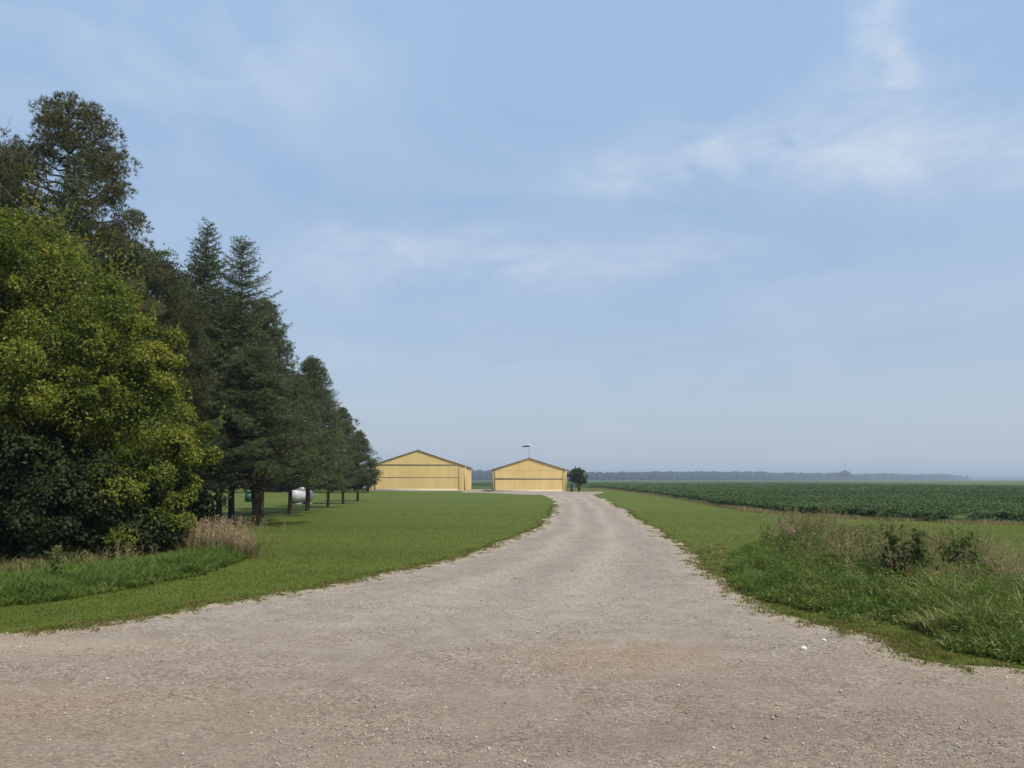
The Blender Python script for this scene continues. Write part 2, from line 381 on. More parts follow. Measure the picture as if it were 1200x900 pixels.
g = Acc(); S = 9000.0
xs = [-S, -400, -60, -20, 0, 20, 60, 400, S]; ys = [-200, -20, 0, 20, 60, 150, 600, S]
V = [(x, y, 0) for y in ys for x in xs]; nx = len(xs)
g.add(V, [(j*nx+i, j*nx+i+1, (j+1)*nx+i+1, (j+1)*nx+i) for j in range(len(ys)-1) for i in range(nx-1)])
tag(g.build('ground', M['ground']), 'mown green lawn and flat farmland reaching to the hazy horizon', 'ground', kind='structure')

def strip(A, B, nu, z, edge=True):
    a = Acc(); u = np.linspace(0, 1, nu); n = len(A)
    P = A[:, None] * (1 - u)[None, :, None] + B[:, None] * u[None, :, None]
    wd = np.linalg.norm(A - B, axis=1)[:, None]
    dm = np.minimum(u, 1 - u)[None] * wd
    ti = np.clip(1 - dm / np.minimum(1.1, wd * .3), 0, 1) if edge else np.zeros_like(dm)
    V = np.concatenate([P, np.full((n, nu, 1), z)], -1).reshape(-1, 3)
    i = np.arange(n - 1)[:, None] * nu; j = np.arange(nu - 1)[None]
    F = np.stack([i + j, i + j + 1, i + nu + j + 1, i + nu + j], -1).reshape(-1, 4)
    a.add(V, F, ti.reshape(-1)); return a
def road():
    from mathutils.geometry import delaunay_2d_cdt
    poly = np.vstack([[-90, -30], LE, RE[::-1], [90, -30]]); rg = np.random.default_rng(3)
    Q = np.vstack([np.stack([np.exp(rg.uniform(math.log(2.5), math.log(85), 7000)), rg.uniform(-.9, .9, 7000)], 1)])
    Q = np.stack([Q[:, 0] * Q[:, 1], Q[:, 0]], 1); Q = Q[inside(Q, poly)]
    e = np.minimum(dist_line(Q, LE), dist_line(Q, RE)); Q = Q[e > .08]
    pts = [Vector(p) for p in np.vstack([poly, Q])]; n = len(poly)
    V, E, Fc, *_ = delaunay_2d_cdt(pts, [(i, (i + 1) % n) for i in range(n)], [], 1, 1e-5)
    V = np.array([v[:] for v in V]); e = np.minimum(dist_line(V, LE), dist_line(V, RE))
    dl, dr_ = dist_line(V, LE), dist_line(V, RE); acr = dl / (dl + dr_ + 1e-6)
    a = Acc(); a.add(np.concatenate([V, np.full((len(V), 1), .006)], 1), np.array([f for f in Fc if len(f) == 3]), np.clip(1 - e / 1.1, 0, 1))
    ro = a.build('gravel_road', M['gravel']); at = ro.data.attributes.new('across', 'FLOAT', 'POINT'); at.data.foreach_set('value', acr.astype(np.float32))
    tag(ro, 'pale gravel road with a drive curving away to the hangars', 'road', kind='structure')
road()

H1Y, H2Y = 117.0, 110.0
endL, endR = LE[-1], RE[-1]
ap = Acc()
apx = [(-6.5, 102.2), (-3, 100.2), (1.5, endL[1] - 1.2), (endL[0], endL[1] - 2), (endR[0], endR[1] - 2), (12.2, 102), (12.4, 109.8), (9.6, 109.93), (-2.9, 109.93), (-2.95, 136), (-6.9, 136), (-6.95, 116.9), (-7.2, 112)]
ap.add([(x, y, .010) for x, y in apx], [tuple(range(len(apx)))], 0.3)
tag(ap.build('apron', M['gravel']), 'pale gravel yard in front of and between the hangars', 'yard', kind='structure')

# ------------------------------------------------------------------ blades
def blades(acc, P, h, w, lean, rng, tint, curve=.5, z0=0.0, dirs=None, seg=2):
    n = len(P); yaw = rng.random(n) * 2 * math.pi; ly = rng.random(n) * 2 * math.pi if dirs is None else dirs
    side = np.stack([np.cos(yaw), np.sin(yaw), np.zeros(n)], 1)
    ld = np.stack([np.cos(ly), np.sin(ly), np.zeros(n)], 1)
    B = np.concatenate([P[:, :2], np.full((n, 1), z0) if P.shape[1] == 2 else P[:, 2:3]], 1)
    h = np.broadcast_to(h, (n,)); w = np.broadcast_to(w, (n,)); lean = np.broadcast_to(lean, (n,))
    up = np.array([0, 0, 1.0]); rows = []
    for k in range(seg):
        f = k / seg * (1.2 if seg == 2 else 1.0); p = B + up * (h * (f - .32 * lean * f ** 2.2))[:, None] + ld * (h * lean * f ** 1.8)[:, None]
        ww = (w * (.5 - .10 * f))[:, None]; rows += [p - side * ww, p + side * ww]
    rows.append(B + up * (h * (1 - .36 * lean))[:, None] + ld * (h * lean)[:, None])
    m = 2 * seg + 1; V = np.stack(rows, 1).reshape(-1, 3); i = np.arange(n) * m; t = np.repeat(np.broadcast_to(tint, (n,)), m); k0 = acc.n
    Fq = np.concatenate([np.stack([i + 2 * k, i + 2 * k + 1, i + 2 * k + 3, i + 2 * k + 2], 1) for k in range(seg - 1)])
    acc.add(V, Fq, t); acc.F.append(np.stack([i + m - 3, i + m - 2, i + m - 1], 1) + k0)

def tussocks(acc, poly, nt_, nb, h0, h1, rg, tb, w=.010, r=.07, thr=.30, sc=1.0, sd=0.0, lean=(.35, 1.0), hpow=1.0):
    """grass growing in separate arching tufts"""
    poly = np.asarray(poly); P = rg.uniform(poly.min(0), poly.max(0), (nt_ * 5, 2)); P = P[inside(P, poly)]
    c = fbm(P[:, 0] * sc + sd, P[:, 1] * sc + sd); P, c = P[c > thr][:nt_], c[c > thr][:nt_]; n = len(P)
    e = np.clip(dist_line(P, np.vstack([poly, poly[:1]])) / .45, 0, 1)
    H = (h0 + (h1 - h0) * np.clip((c - thr) / (.72 - thr), 0, 1) ** hpow) * (.6 + .7 * rg.random(n)) * (.4 + .6 * e)
    T = tb + .5 * (fbm(P[:, 0] * 2.2 + 5, P[:, 1] * 2.2) - .45) + rg.normal(0, .12, n)
    i = np.repeat(np.arange(n), nb); a = rg.random(n * nb) * 6.283; q = rg.random(n * nb) ** .6 * r * (.5 + H[i] * 1.6)
    Q = P[i] + np.stack([np.cos(a), np.sin(a)], 1) * q[:, None]
    blades(acc, Q, H[i] * (.55 + .6 * rg.random(n * nb)), w * (.6 + .8 * rg.random(n * nb)), lean[0] + (lean[1] - lean[0]) * rg.random(n * nb), rg, np.clip(T[i] + rg.normal(0, .10, n * nb), 0, 1), dirs=a + rg.normal(0, .5, n * nb), seg=3)
    return P, H

rng = np.random.default_rng(11)
def fan(n, d0, d1, a0, a1, rng):                # points with density falling as 1/distance^2
    d = np.exp(rng.uniform(math.log(d0), math.log(d1), n)); t = rng.uniform(a0, a1, n)
    return np.stack([d * t, d], 1)

road_poly = np.vstack([[-90, -30], LE, RE[::-1], [90, -30]])
left_poly = np.vstack([LE[1:], [(-6.6, 101.5), (-8, 116), (-60, 116), (-60, 7)]])
H1_hedge = [G(*p) for p in [(-420, 742), (-150, 730), (0, 712), (60, 706), (150, 692), (240, 674), (290, 655)]]
lush_poly = np.array(H1_hedge + [G(*p) for p in [(286, 640), (230, 648), (150, 660), (60, 672), (0, 684), (-150, 700), (-420, 712)]])

def lawn():
    acc = Acc(); rg = np.random.default_rng(21)
    P = fan(620000, 5.5, 60, -1.2, 1.2, rg)
    P = P[~inside(P, road_poly)]
    P = P[rg.random(len(P)) < .35 + 1.4 * np.minimum(dist_line(P, LE[1::2]), dist_line(P, RE[1::2]))]
    P = P[~((P[:, 1] > 30) & (P[:, 0] > 12 + (P[:, 1] - 30) * .1))]
    P = P[rg.random(len(P)) < np.clip(1.25 - P[:, 1] / 48, 0, 1)]
    d = P[:, 1]; e = np.minimum(dist_line(P, LE[1::2]), dist_line(P, RE[1::2]))
    b = fbm(P[:, 0] * .5, P[:, 1] * .5); b2 = fbm(P[:, 0] * 2.3 + 40, P[:, 1] * 2.3)
    h = (.016 + .024 * rg.random(len(P)) + .03 * np.clip(b2 - .5, 0, 1) * 2) * (.55 + .45 * np.clip(e / .8, 0, 1))
    w = .0045 + d * .00026
    dry = np.clip(1 - e / (.25 + 1.3 * np.clip(fbm(P[:, 0] * .45 + 9, P[:, 1] * .45) - .22, .05, 1)), 0, 1)
    ti = np.clip(-.18 + .42 * b2 + .90 * fbm(P[:, 0] * .10 + 3, P[:, 1] * .55) + rg.normal(0, .14, len(P)) + dry * .35 + .15 * (b - .5), 0, 1)
    ti[rg.random(len(P)) < .015 + dry * .2] = .95
    blades(acc, P, h, w, .3 + .6 * rg.random(len(P)), rg, ti)
    # tufts straggling over the edge of the gravel
    for E in (LE, RE):
        idx = rg.integers(2, len(E) - 30, 1500); c = E[idx] + rg.normal(0, .16, (1500, 2))
        k = 14; Q = np.repeat(c, k, 0) + rg.normal(0, .035, (1500 * k, 2)); hh = np.repeat(.02 + .045 * rg.random(1500), k) * (.6 + .5 * rg.random(1500 * k))
        blades(acc, Q, hh, .006 + Q[:, 1] * .0003, .7, rg, np.clip(np.repeat(.50 + .5 * rg.random(1500), k) + rg.normal(0, .1, 1500 * k), 0, 1))
    return tag(acc.build('lawn_grass', M['grass']), 'short mown lawn grass on both sides of the gravel drive', 'grass', kind='stuff')
lawn()

acc = Acc(); rg = np.random.default_rng(31)
tussocks(acc, lush_poly, 2600, 34, .15, .34, rg, .48, w=.011, thr=.18, sc=1.1)
tag(acc.build('ditch_grass', M['lush']), 'lush bright green grass band in front of the shaded tree bases', 'grass', kind='stuff')

# right verge: lush band, then taller mixed weeds
verge_px = [(872, 700), (850, 672), (862, 650), (905, 637), (960, 650), (1010, 664), (1080, 676), (1160, 690), (1260, 690), (1400, 700), (1400, 805), (1240, 790), (1190, 777), (1120, 764), (1085, 742), (1040, 732), (990, 727), (930, 712)]
weed_px = [(888, 650), (915, 632), (960, 630), (1000, 636), (1060, 642), (1120, 650), (1165, 664), (1190, 680), (1215, 700), (1210, 715), (1150, 712), (1060, 700), (980, 682), (920, 668)]
verge_poly = [G(*p) for p in verge_px]; weed_poly = [G(*p) for p in weed_px]
acc = Acc(); rg = np.random.default_rng(41)
tussocks(acc, verge_poly, 2600, 36, .11, .36, rg, .50, w=.011, thr=.24, sc=1.3)
far_right = [G(*p) for p in [(1040, 700), (1120, 700), (1220, 712), (1400, 720), (1400, 805), (1240, 790), (1190, 777), (1120, 764), (1085, 742), (1060, 728)]]
tussocks(acc, far_right, 620, 34, .18, .50, rg, .74, w=.016, r=.10, thr=.30, sc=1.6, sd=9, lean=(.4, 1.1))
fr = [G(*p) for p in [(792, 640), (822, 665), (858, 690), (905, 706), (965, 729), (1020, 738), (1060, 728), (1000, 700), (940, 680), (900, 655), (840, 638)]]
tussocks(acc, fr, 1500, 16, .04, .14, rg, .80, w=.009, thr=.32, sc=2.2)
tag(acc.build('verge_grass', M['lush']), 'tall bright green grass flopping towards the gravel at the right', 'grass', kind='stuff')

def leafquads(acc, C, A, Nn, L, W, tint):
    n = len(C); A = nrm(A); B = nrm(np.cross(Nn, A)); Nn = np.cross(A, B)
    L = np.broadcast_to(L, (n,))[:, None]; W = np.broadcast_to(W, (n,))[:, None]
    V = np.stack([C - A * L * .5, C + B * W * .5 + Nn * W * .18 - A * L * .05, C + A * L * .5 - Nn * L * .08, C - B * W * .5 + Nn * W * .18 - A * L * .05], 1).reshape(-1, 3)
    i = np.arange(n) * 4
    acc.add(V, np.stack([i, i + 1, i + 2, i + 3], 1), np.repeat(np.broadcast_to(tint, (n,)), 4))

def seedheads(acc, tips, rg, length, nb, tint, spread=.035, bl=.035, bw=.008):
    n = len(tips); k = nb
    T = np.repeat(tips, k, 0); z = rg.random(len(T)) * length
    C = T - np.stack([np.zeros(len(T)), np.zeros(len(T)), z], 1) + rg.normal(0, spread, (len(T), 3)) * np.array([1, 1, .4])
    d = nrm(rg.normal(0, 1, (len(T), 3)) + np.array([0, 0, 1.2]))
    leafquads(acc, C, d, nrm(rg.normal(0, 1, (len(T), 3))), bl, bw, np.clip(np.repeat(tint, k) + rg.normal(0, .08, len(T)), 0, 1))

def stems(acc, P, h, rg, w, lean, tint):
    n = len(P); a = rg.random(n) * 6.283
    ld = np.stack([np.cos(a), np.sin(a), np.zeros(n)], 1) * (h * lean)[:, None]
    B = np.concatenate([P, np.zeros((n, 1))], 1); tip = B + ld + np.array([0, 0, 1]) * h[:, None]
    y = rg.random(n) * 3.14; s = np.stack([np.cos(y), np.sin(y), np.zeros(n)], 1) * w
    V = np.stack([B - s, B + s, tip + s * .6, tip - s * .6], 1).reshape(-1, 3); i = np.arange(n) * 4
    acc.add(V, np.stack([i, i + 1, i + 2, i + 3], 1), np.repeat(tint, 4)); return tip

# dry weeds with seed heads, right verge
acc = Acc(); rg = np.random.default_rng(51); wp = np.array(weed_poly)
tussocks(acc, weed_poly, 1700, 30, .16, .58, rg, .36, w=.010, thr=.28, sc=.9, sd=4, lean=(.2, .8))
Q = rg.uniform(wp.min(0), wp.max(0), (24000, 2)); Q = Q[inside(Q, wp)]
c = fbm(Q[:, 0] * 1.1 + 3, Q[:, 1] * 1.1); Q, c = Q[c > .455], c[c > .455]; Q, c = Q[:2100], c[:2100]
h = (.30 + 1.2 * (c - .44) + .28 * rg.random(len(Q)) ** 2) * (.7 + .45 * rg.random(len(Q))); ti = np.clip(.44 + 1.0 * (fbm(Q[:, 0] * 2 + 30, Q[:, 1] * 2) - .35) + rg.normal(0, .12, len(Q)), 0, 1)
tp = stems(acc, Q, h, rg, .004, .15 + .45 * rg.random(len(Q)), ti * .8); seedheads(acc, tp, rg, .20, 20, ti, .026, .032, .009)
tag(acc.build('dry_weeds', M['dry']), 'tan and olive weeds with dry seed heads on the right verge', 'weeds', kind='stuff')
acc = Acc(); Q = rg.uniform(wp.min(0), wp.max(0), (6000, 2)); Q = Q[inside(Q, wp)]; c = fbm(Q[:, 0] * .8 + 60, Q[:, 1] * .8); Q = Q[c > .42][:560]; n = len(Q)
h = .24 + .50 * rg.random(n); tp = stems(acc, Q, h, rg, .005, .2 * rg.random(n), np.full(n, .4)); k = 34; i = np.repeat(np.arange(n), k); u = rg.random(n * k)
C = np.concatenate([Q[i], np.zeros((n * k, 1))], 1) * (1 - u)[:, None] + tp[i] * u[:, None] + rg.normal(0, .055, (n * k, 3))
T = np.repeat(.05 + .45 * rg.random(n), k)
leafquads(acc, C, rg.normal(0, 1, (n * k, 3)) + [0, 0, .3], rg.normal(0, .7, (n * k, 3)) + [0, 0, 1], .05 + .05 * rg.random(n * k), .024, np.clip(T + rg.normal(0, .12, n * k), 0, 1))
Vp = np.array(verge_poly); Q = rg.uniform(Vp.min(0), Vp.max(0), (9000, 2)); Q = Q[inside(Q, Vp)]; c = fbm(Q[:, 0] * 1.2 + 20, Q[:, 1] * 1.2) + .05 * np.clip(Q[:, 0] - 3, 0, 3); Q = Q[c > .45][:1500]; n = len(Q)
e = np.clip(dist_line(Q, np.vstack([Vp, Vp[:1]])) / .6, .35, 1); h = (.12 + .34 * rg.random(n)) * e; tp = stems(acc, Q, h, rg, .004, .4 * rg.random(n), np.full(n, .4)); k = 70; i = np.repeat(np.arange(n), k); u = .15 + .9 * rg.random(n * k)
C = np.concatenate([Q[i], np.zeros((n * k, 1))], 1) * (1 - u)[:, None] + tp[i] * u[:, None] + rg.normal(0, .06, (n * k, 3)) * [1, 1, .6]; C[:, 2] = np.maximum(C[:, 2], .02)
T = np.repeat(.20 + .65 * rg.random(n), k)
leafquads(acc, C, rg.normal(0, 1, (n * k, 3)) + [0, 0, .2], rg.normal(0, .6, (n * k, 3)) + [0, 0, 1],   .032 + .042 * rg.random(n * k), .017, np.clip(T + rg.normal(0, .12, n * k), 0, 1))
tag(acc.build('leafy_weeds', M['lush']), 'green leafy weeds mixed among the dry stalks of the right verge', 'weeds', kind='stuff')

# rough dry fringe along the crop edge, and shaded undergrowth at the left tree bases
EDGE_PX = [(560, 572.5), (640, 572.5), (700, 572.5), (730, 575.5), (760, 579), (800, 585), (850, 594), (900, 600.5), (950, 604.5), (1000, 607.5), (1100, 611.5), (1200, 614.5)]
EDGE = np.array([(-160., 152.), (-40., 150.)] + [G(*p) for p in EDGE_PX] + [(40., 24.5), (90., 16.)])
EDGE_D = densify(EDGE, 12)
def fringe():
    acc = Acc(); rg = np.random.default_rng(61)
    E = EDGE_D[(EDGE_D[:, 0] > 6) & (EDGE_D[:, 0] < 45)]
    seg = np.linalg.norm(np.diff(E, axis=0), axis=1); i = rg.choice(len(E) - 1, 42000, p=seg / seg.sum()); t = rg.random(42000)[:, None]
    P = E[i] * (1 - t) + E[i + 1] * t + np.array([-.35, -.85]) * (np.abs(rg.normal(0, .75, 42000)) + .05)[:, None]
    b = fbm(P[:, 0] * .6, P[:, 1] * .6); P = P[b > .3]; b = b[b > .3]
    ti = np.clip(.35 + .7 * (b - .3) + rg.normal(0, .15, len(P)), 0, 1)
    blades(acc, P, .10 + .22 * rg.random(len(P)) * b * 1.4, .016, .5, rg, ti)
    return tag(acc.build('dry_grass', M['dry']), 'thin strip of dry tan grass along the edge of the crop', 'grass', kind='stuff')
fringe()
und_poly = np.array([G(*p) for p in [(-200, 700), (0, 686), (100, 668), (200, 652), (290, 640), (275, 622), (220, 630), (120, 645), (0, 660), (-200, 675)]])
acc = Acc(); rg = np.random.default_rng(71)
tussocks(acc, und_poly, 700, 26, .12, .36, rg, .16, w=.011, thr=.25, sc=1.2, lean=(.3, 1.0))
tag(acc.build('undergrowth', M['dry']), 'brownish rough undergrowth in the shade at the tree bases', 'undergrowth', kind='stuff')

# ------------------------------------------------------------------ loose stones
def gravel():
    acc = Acc(); rg = np.random.default_rng(81)
    P = fan(120000, 2.2, 26, -.85, .85, rg); P = P[inside(P, road_poly)]
    k = fbm(P[:, 0] * .8 + 2, P[:, 1] * .8); P = P[rg.random(len(P)) < np.clip((k - .28) * 2.4, .15, 1)]
    n = len(P); s = np.clip(.0050 * np.exp(rg.normal(0, .42, n)), .0025, .018) * (.7 + P[:, 1] * .05)
    base = np.array([(1, 0, 0), (-.5, .87, 0), (-.5, -.87, 0), (0, 0, .75), (0, 0, -.4), (.4, .5, .45)])
    base = np.array([(1, 0, 0), (0, 1, 0), (-1, 0, 0), (0, -1, 0), (0, 0, .8), (0, 0, -.5)])
    V = base[None] * (1 + rg.normal(0, .25, (n, 6, 1))) * s[:, None, None] * (1 + rg.normal(0, .2, (n, 1, 3)))
    a = rg.random(n) * 6.28; ca, sa = np.cos(a)[:, None], np.sin(a)[:, None]
    V = np.stack([V[..., 0] * ca - V[..., 1] * sa, V[..., 0] * sa + V[..., 1] * ca, V[..., 2]], -1)
    V += np.concatenate([P, np.full((n, 1), .006) + (s * .25)[:, None]], 1)[:, None]
    F = np.array([(0, 1, 4), (1, 2, 4), (2, 3, 4), (3, 0, 4), (1, 0, 5), (2, 1, 5), (3, 2, 5), (0, 3, 5)])
    FF = (np.arange(n)[:, None, None] * 6 + F[None]).reshape(-1, 3)
    ti = np.clip(rg.normal(.55, .18, n), .1, .93); ti[rg.random(n) < .006] = 1
    acc.add(V.reshape(-1, 3), FF, np.repeat(ti, 6))
    return tag(acc.build('gravel', M['stone']), 'loose gravel stones scattered over the road surface', 'gravel', kind='stuff')
gravel()
def stone(px, py, r, label, seed):
    rg = np.random.default_rng(seed); bm = bmesh.new(); bmesh.ops.create_icosphere(bm, subdivisions=2, radius=1)
    for v in bm.verts:
        k = 1 + .25 * (float(vnoise(np.array([v.co.x * 1.7 + seed]), np.array([v.co.y * 1.7 + v.co.z])) [0]) - .5) * 2
        v.co = Vector((v.co.x * r * 1.25 * k, v.co.y * r * k, v.co.z * r * .7 * k))
    me = bpy.data.meshes.new('stone'); bm.to_mesh(me); bm.free(); me.materials.append(M['white_stone'])
    o = bpy.data.objects.new('stone', me); COL.objects.link(o); x, y = G(px, py); o.location = (x, y, .006 + r * .45); o.rotation_euler = (0, 0, seed)
    return tag(o, label, 'stone')
stone(942, 762, .032, 'larger bright white stone lying loose on the gravel at the right', 1)
stone(966, 752, .022, 'small whitish stone lying beyond the larger white one', 2)

# ------------------------------------------------------------------ crop field
def crop():
    a = Acc(); E = EDGE_D + np.array([.10, .30])
    n = len(E)
    offs = [(0, 0), (0, .12), (.15, .28), (.6, .38), (3, .40), (10, .41), (40, .41), (150, .41), (600, .41), (8600, .41)]
    dirn = np.array([.25, .97])
    rows = []
    for o_, z in offs:
        P = E + dirn * o_
        jz = (fbm(P[:, 0] * .7, P[:, 1] * .7) - .5) * .10 * (z > .2) + z
        rows.append(np.concatenate([P + (fbm(P[:, 0] * 1.1, P[:, 1] * 1.1)[:, None] - .5) * .3, jz[:, None]], 1))
    V = np.concatenate(rows); m = len(offs)
    F = [(j*n+i, j*n+i+1, (j+1)*n+i+1, (j+1)*n+i) for j in range(m-1) for i in range(n-1)]
    a.add(V, F); sheet_top = .33
    tag(a.build('crop_field', M['cropsheet']), 'dark green row crop field stretching flat to the far woods', 'field', kind='stuff')
    # leafy plants, dense at the near edge
    acc = Acc(); rg = np.random.default_rng(91)
    def plants(P, nl, size, zb, zt, seed, spread):
        k = len(P); C = np.repeat(P, nl, 0) + rg.normal(0, spread, (k * nl, 2)); z = zb + (zt - zb) * rg.random(k * nl) ** .7
        hh = np.repeat(.84 + .20 * rg.random(k) + .35 * (fbm(P[:, 0] * .3, P[:, 1] * .3 + 8) - .4), nl)
        C = np.concatenate([C, (z * hh)[:, None]], 1); m = len(C)
        tt = np.clip(np.repeat(-.05 + .35 * rg.random(k) + .85 * fbm(P[:, 0] * .04 + 2, P[:, 1] * .28), nl) + rg.normal(0, .16, m), 0, 1)
        leafquads(acc, C, rg.normal(0, 1, (m, 3)) * [1, 1, .5], rg.normal(0, .45, (m, 3)) + [.2, -.2, 1], size * (.7 + .6 * rg.random(m)), size * .75, tt)
    def infield(P, lo=0.05):
        y = np.interp(P[:, 0], EDGE_D[:, 0][::1], EDGE_D[:, 1]) if np.all(np.diff(EDGE_D[:, 0]) > 0) else None
        poly = np.vstack([EDGE_D + [.02, .1], [(120, 400), (-160, 400)]]); return inside(P, poly)
    # front two metres: full height plants that hide the bare soil
    E2 = EDGE_D[(EDGE_D[:, 0] > 5) & (EDGE_D[:, 0] < 50)]; seg = np.linalg.norm(np.diff(E2, axis=0), axis=1)
    i = rg.choice(len(E2) - 1, 1500, p=seg / seg.sum()); t = rg.random(1500)[:, None]
    P = E2[i] * (1 - t) + E2[i + 1] * t + dirn * (.15 + rg.random(1500)[:, None] * 1.6)
    plants(P, 26, .13, .04, .50, 1, .16)
    P = fan(15000, 24, 95, .10, .85, rg); P = P[infield(P)]
    row = np.round(P[:, 1] / .9) * .9; P[:, 1] = row + rg.normal(0, .10, len(P)); P = P[infield(P)]
    plants(P, 24, .095, .33, .50, 2, .22)
    P = fan(9000, 60, 330, -.08, .80, rg); P = P[infield(P) & ~((P[:, 0] < 11) & (P[:, 1] < 150))]
    plants(P, 22, .20, .36, .51, 3, .6)
    tag(acc.build('crop_plants', M['crop']), 'leafy knee-high crop plants growing thickly in the field', 'crop', kind='stuff')
crop()

# ------------------------------------------------------------------ trees
def limb(p0, p1, sag, n=5):
    t = np.linspace(0, 1, n)[:, None]; p = np.asarray(p0) * (1 - t) + np.asarray(p1) * t
    p[:, 2] += sag * np.sin(t[:, 0] * math.pi); return p

def leafy(root, base, lobes, nbough, nl, size, seed, mat, tb=.45, shoots=.25, trunk_r=.14, stems_=3, zmin=.35, barkmat='bark', br=(.32, .60), fill=.35):
    """broad-leaved crown: domed boughs of leaves round several lobes, gaps between them, real limbs inside. lobes in world metres (x,y,z,r,rz)"""
    rg = np.random.default_rng(seed); lobes = np.asarray(lobes, float) - np.array([base[0], base[1], 0, 0, 0])
    wt = lobes[:, 3] ** 2; li = rg.choice(len(lobes), nbough * 3, p=wt / wt.sum()); L = lobes[li]
    d = nrm(rg.normal(0, 1, (len(li), 3)) + [0, 0, .2]); sc = np.stack([L[:, 3], L[:, 3], L[:, 4]], 1)
    C = L[:, :3] + d * (.72 + .36 * rg.random(len(li)))[:, None] * sc
    ok = C[:, 2] > zmin; C, d, L = C[ok], d[ok], L[ok]; keep = []
    B = np.minimum((br[0] * .7 + (br[1] * 1.08 - br[0] * .7) * rg.random(len(C)) ** 1.3), L[:, 3] * .55)
    for q in range(len(C)):                      # boughs keep apart, so dark gaps stay between them
        if len(keep) >= nbough: break
        if not keep or np.min(((C[keep] - C[q]) ** 2).sum(1) / (B[keep] + B[q]) ** 2) > .16: keep.append(q)
    C, d, B = C[keep], d[keep], B[keep]; nb = len(C); acc = Acc()
    ct = tb + .42 * (rg.random(nb) - .5); m = nb * nl; idx = np.repeat(np.arange(nb), nl)
    v = nrm(rg.normal(0, 1, (m, 3)) + d[idx] * .9 + [0, 0, .45]); lump = .75 + .5 * vnoise(v[:, 0] * 2.2 + idx * .37, v[:, 2] * 2.2 + v[:, 1] * 2.2)
    pos = C[idx] + v * (B[idx] * lump * (.45 + .62 * rg.random(m) ** .5))[:, None] * [1, 1, .8] - np.array([0, 0, .12]) * (B[idx] * rg.random(m))[:, None]
    tint = ct[idx] + rg.normal(0, .13, m); nn = v * .85 + [0, 0, .45] + rg.normal(0, .42, (m, 3))
    ns = int(nb * shoots * 4.5)
    if ns:                                       # leading shoots standing out of the outline
        j = rg.integers(0, nb, ns); j = j[d[j, 2] > -.1]; ns = len(j); k = 26; i2 = np.repeat(np.arange(ns), k); u = rg.random(ns * k)
        a = nrm(d[j] * .5 + [0, 0, 1.1] + rg.normal(0, .25, (ns, 3))); ln = B[j] * (1.0 + 1.7 * rg.random(ns) ** 1.5); p0 = C[j] + d[j] * (B[j] * .7)[:, None] + rg.normal(0, .12, (ns, 3))
        ps = p0[i2] + a[i2] * (ln[i2] * u)[:, None] + rg.normal(0, 1, (ns * k, 3)) * (B[j][i2] * .16 * (1.15 - u))[:, None]
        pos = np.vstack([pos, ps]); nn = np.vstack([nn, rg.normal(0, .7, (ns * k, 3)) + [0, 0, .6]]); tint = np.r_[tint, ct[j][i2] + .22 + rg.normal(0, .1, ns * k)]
    nf = int(m * fill)                           # sparser inner leaves, tinted darker to imitate shade within the crown
    q = rg.choice(len(lobes), nf, p=wt / wt.sum()); pf = lobes[q, :3] + nrm(rg.normal(0, 1, (nf, 3))) * (lobes[q, 3:5].min(1) * (.2 + .65 * rg.random(nf)))[:, None]
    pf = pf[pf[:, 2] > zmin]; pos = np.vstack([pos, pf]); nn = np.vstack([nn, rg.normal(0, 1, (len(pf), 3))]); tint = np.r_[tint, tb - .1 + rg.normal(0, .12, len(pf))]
    M_ = len(pos); leafquads(acc, pos, rg.normal(0, 1, (M_, 3)) + [0, 0, -.3], nn, size * (.6 + .7 * rg.random(M_)), size * .62, np.clip(tint, 0, 1))
    acc.build('crown', M[mat], root)
    t = Acc(); lc = lobes[np.argsort(-lobes[:, 3])]; k = min(len(lc), max(stems_, 1))
    for q in range(len(lc)):
        st = rg.normal(0, trunk_r * .8, 2) if stems_ > 1 else np.zeros(2)
        p = limb((st[0], st[1], -.05), lc[q, :3], .1, 7); p[1:-1, :2] += rg.normal(0, .06 * min(1, lc[q, 3]), (5, 2))
        t.tube(p, np.linspace(trunk_r * (1 if q < k else .6), trunk_r * .2, 7), 7)
        near = np.argsort(((C - lc[q, :3]) ** 2).sum(1))[:12]
        for e in near:
            p = limb(lc[q, :3] * .9, C[e], .12 * lc[q, 3], 4); t.tube(p, np.linspace(trunk_r * .2, trunk_r * .05, 4), 4, cap=False)
    t.build('trunk', M[barkmat], root, smooth=True)

def needles(acc, C, Dn, Ln, W, rg, tint):
    n = len(C); Dn = nrm(Dn); S = nrm(np.cross(Dn, rg.normal(0, 1, (n, 3)))) * (W / 2 if np.isscalar(W) else (W / 2)[:, None])
    Ln = np.broadcast_to(Ln, (n,))[:, None]
    V = np.stack([C - S, C + S, C + Dn * Ln], 1).reshape(-1, 3)
    acc.add(V, np.arange(n * 3).reshape(-1, 3), np.repeat(tint, 3))

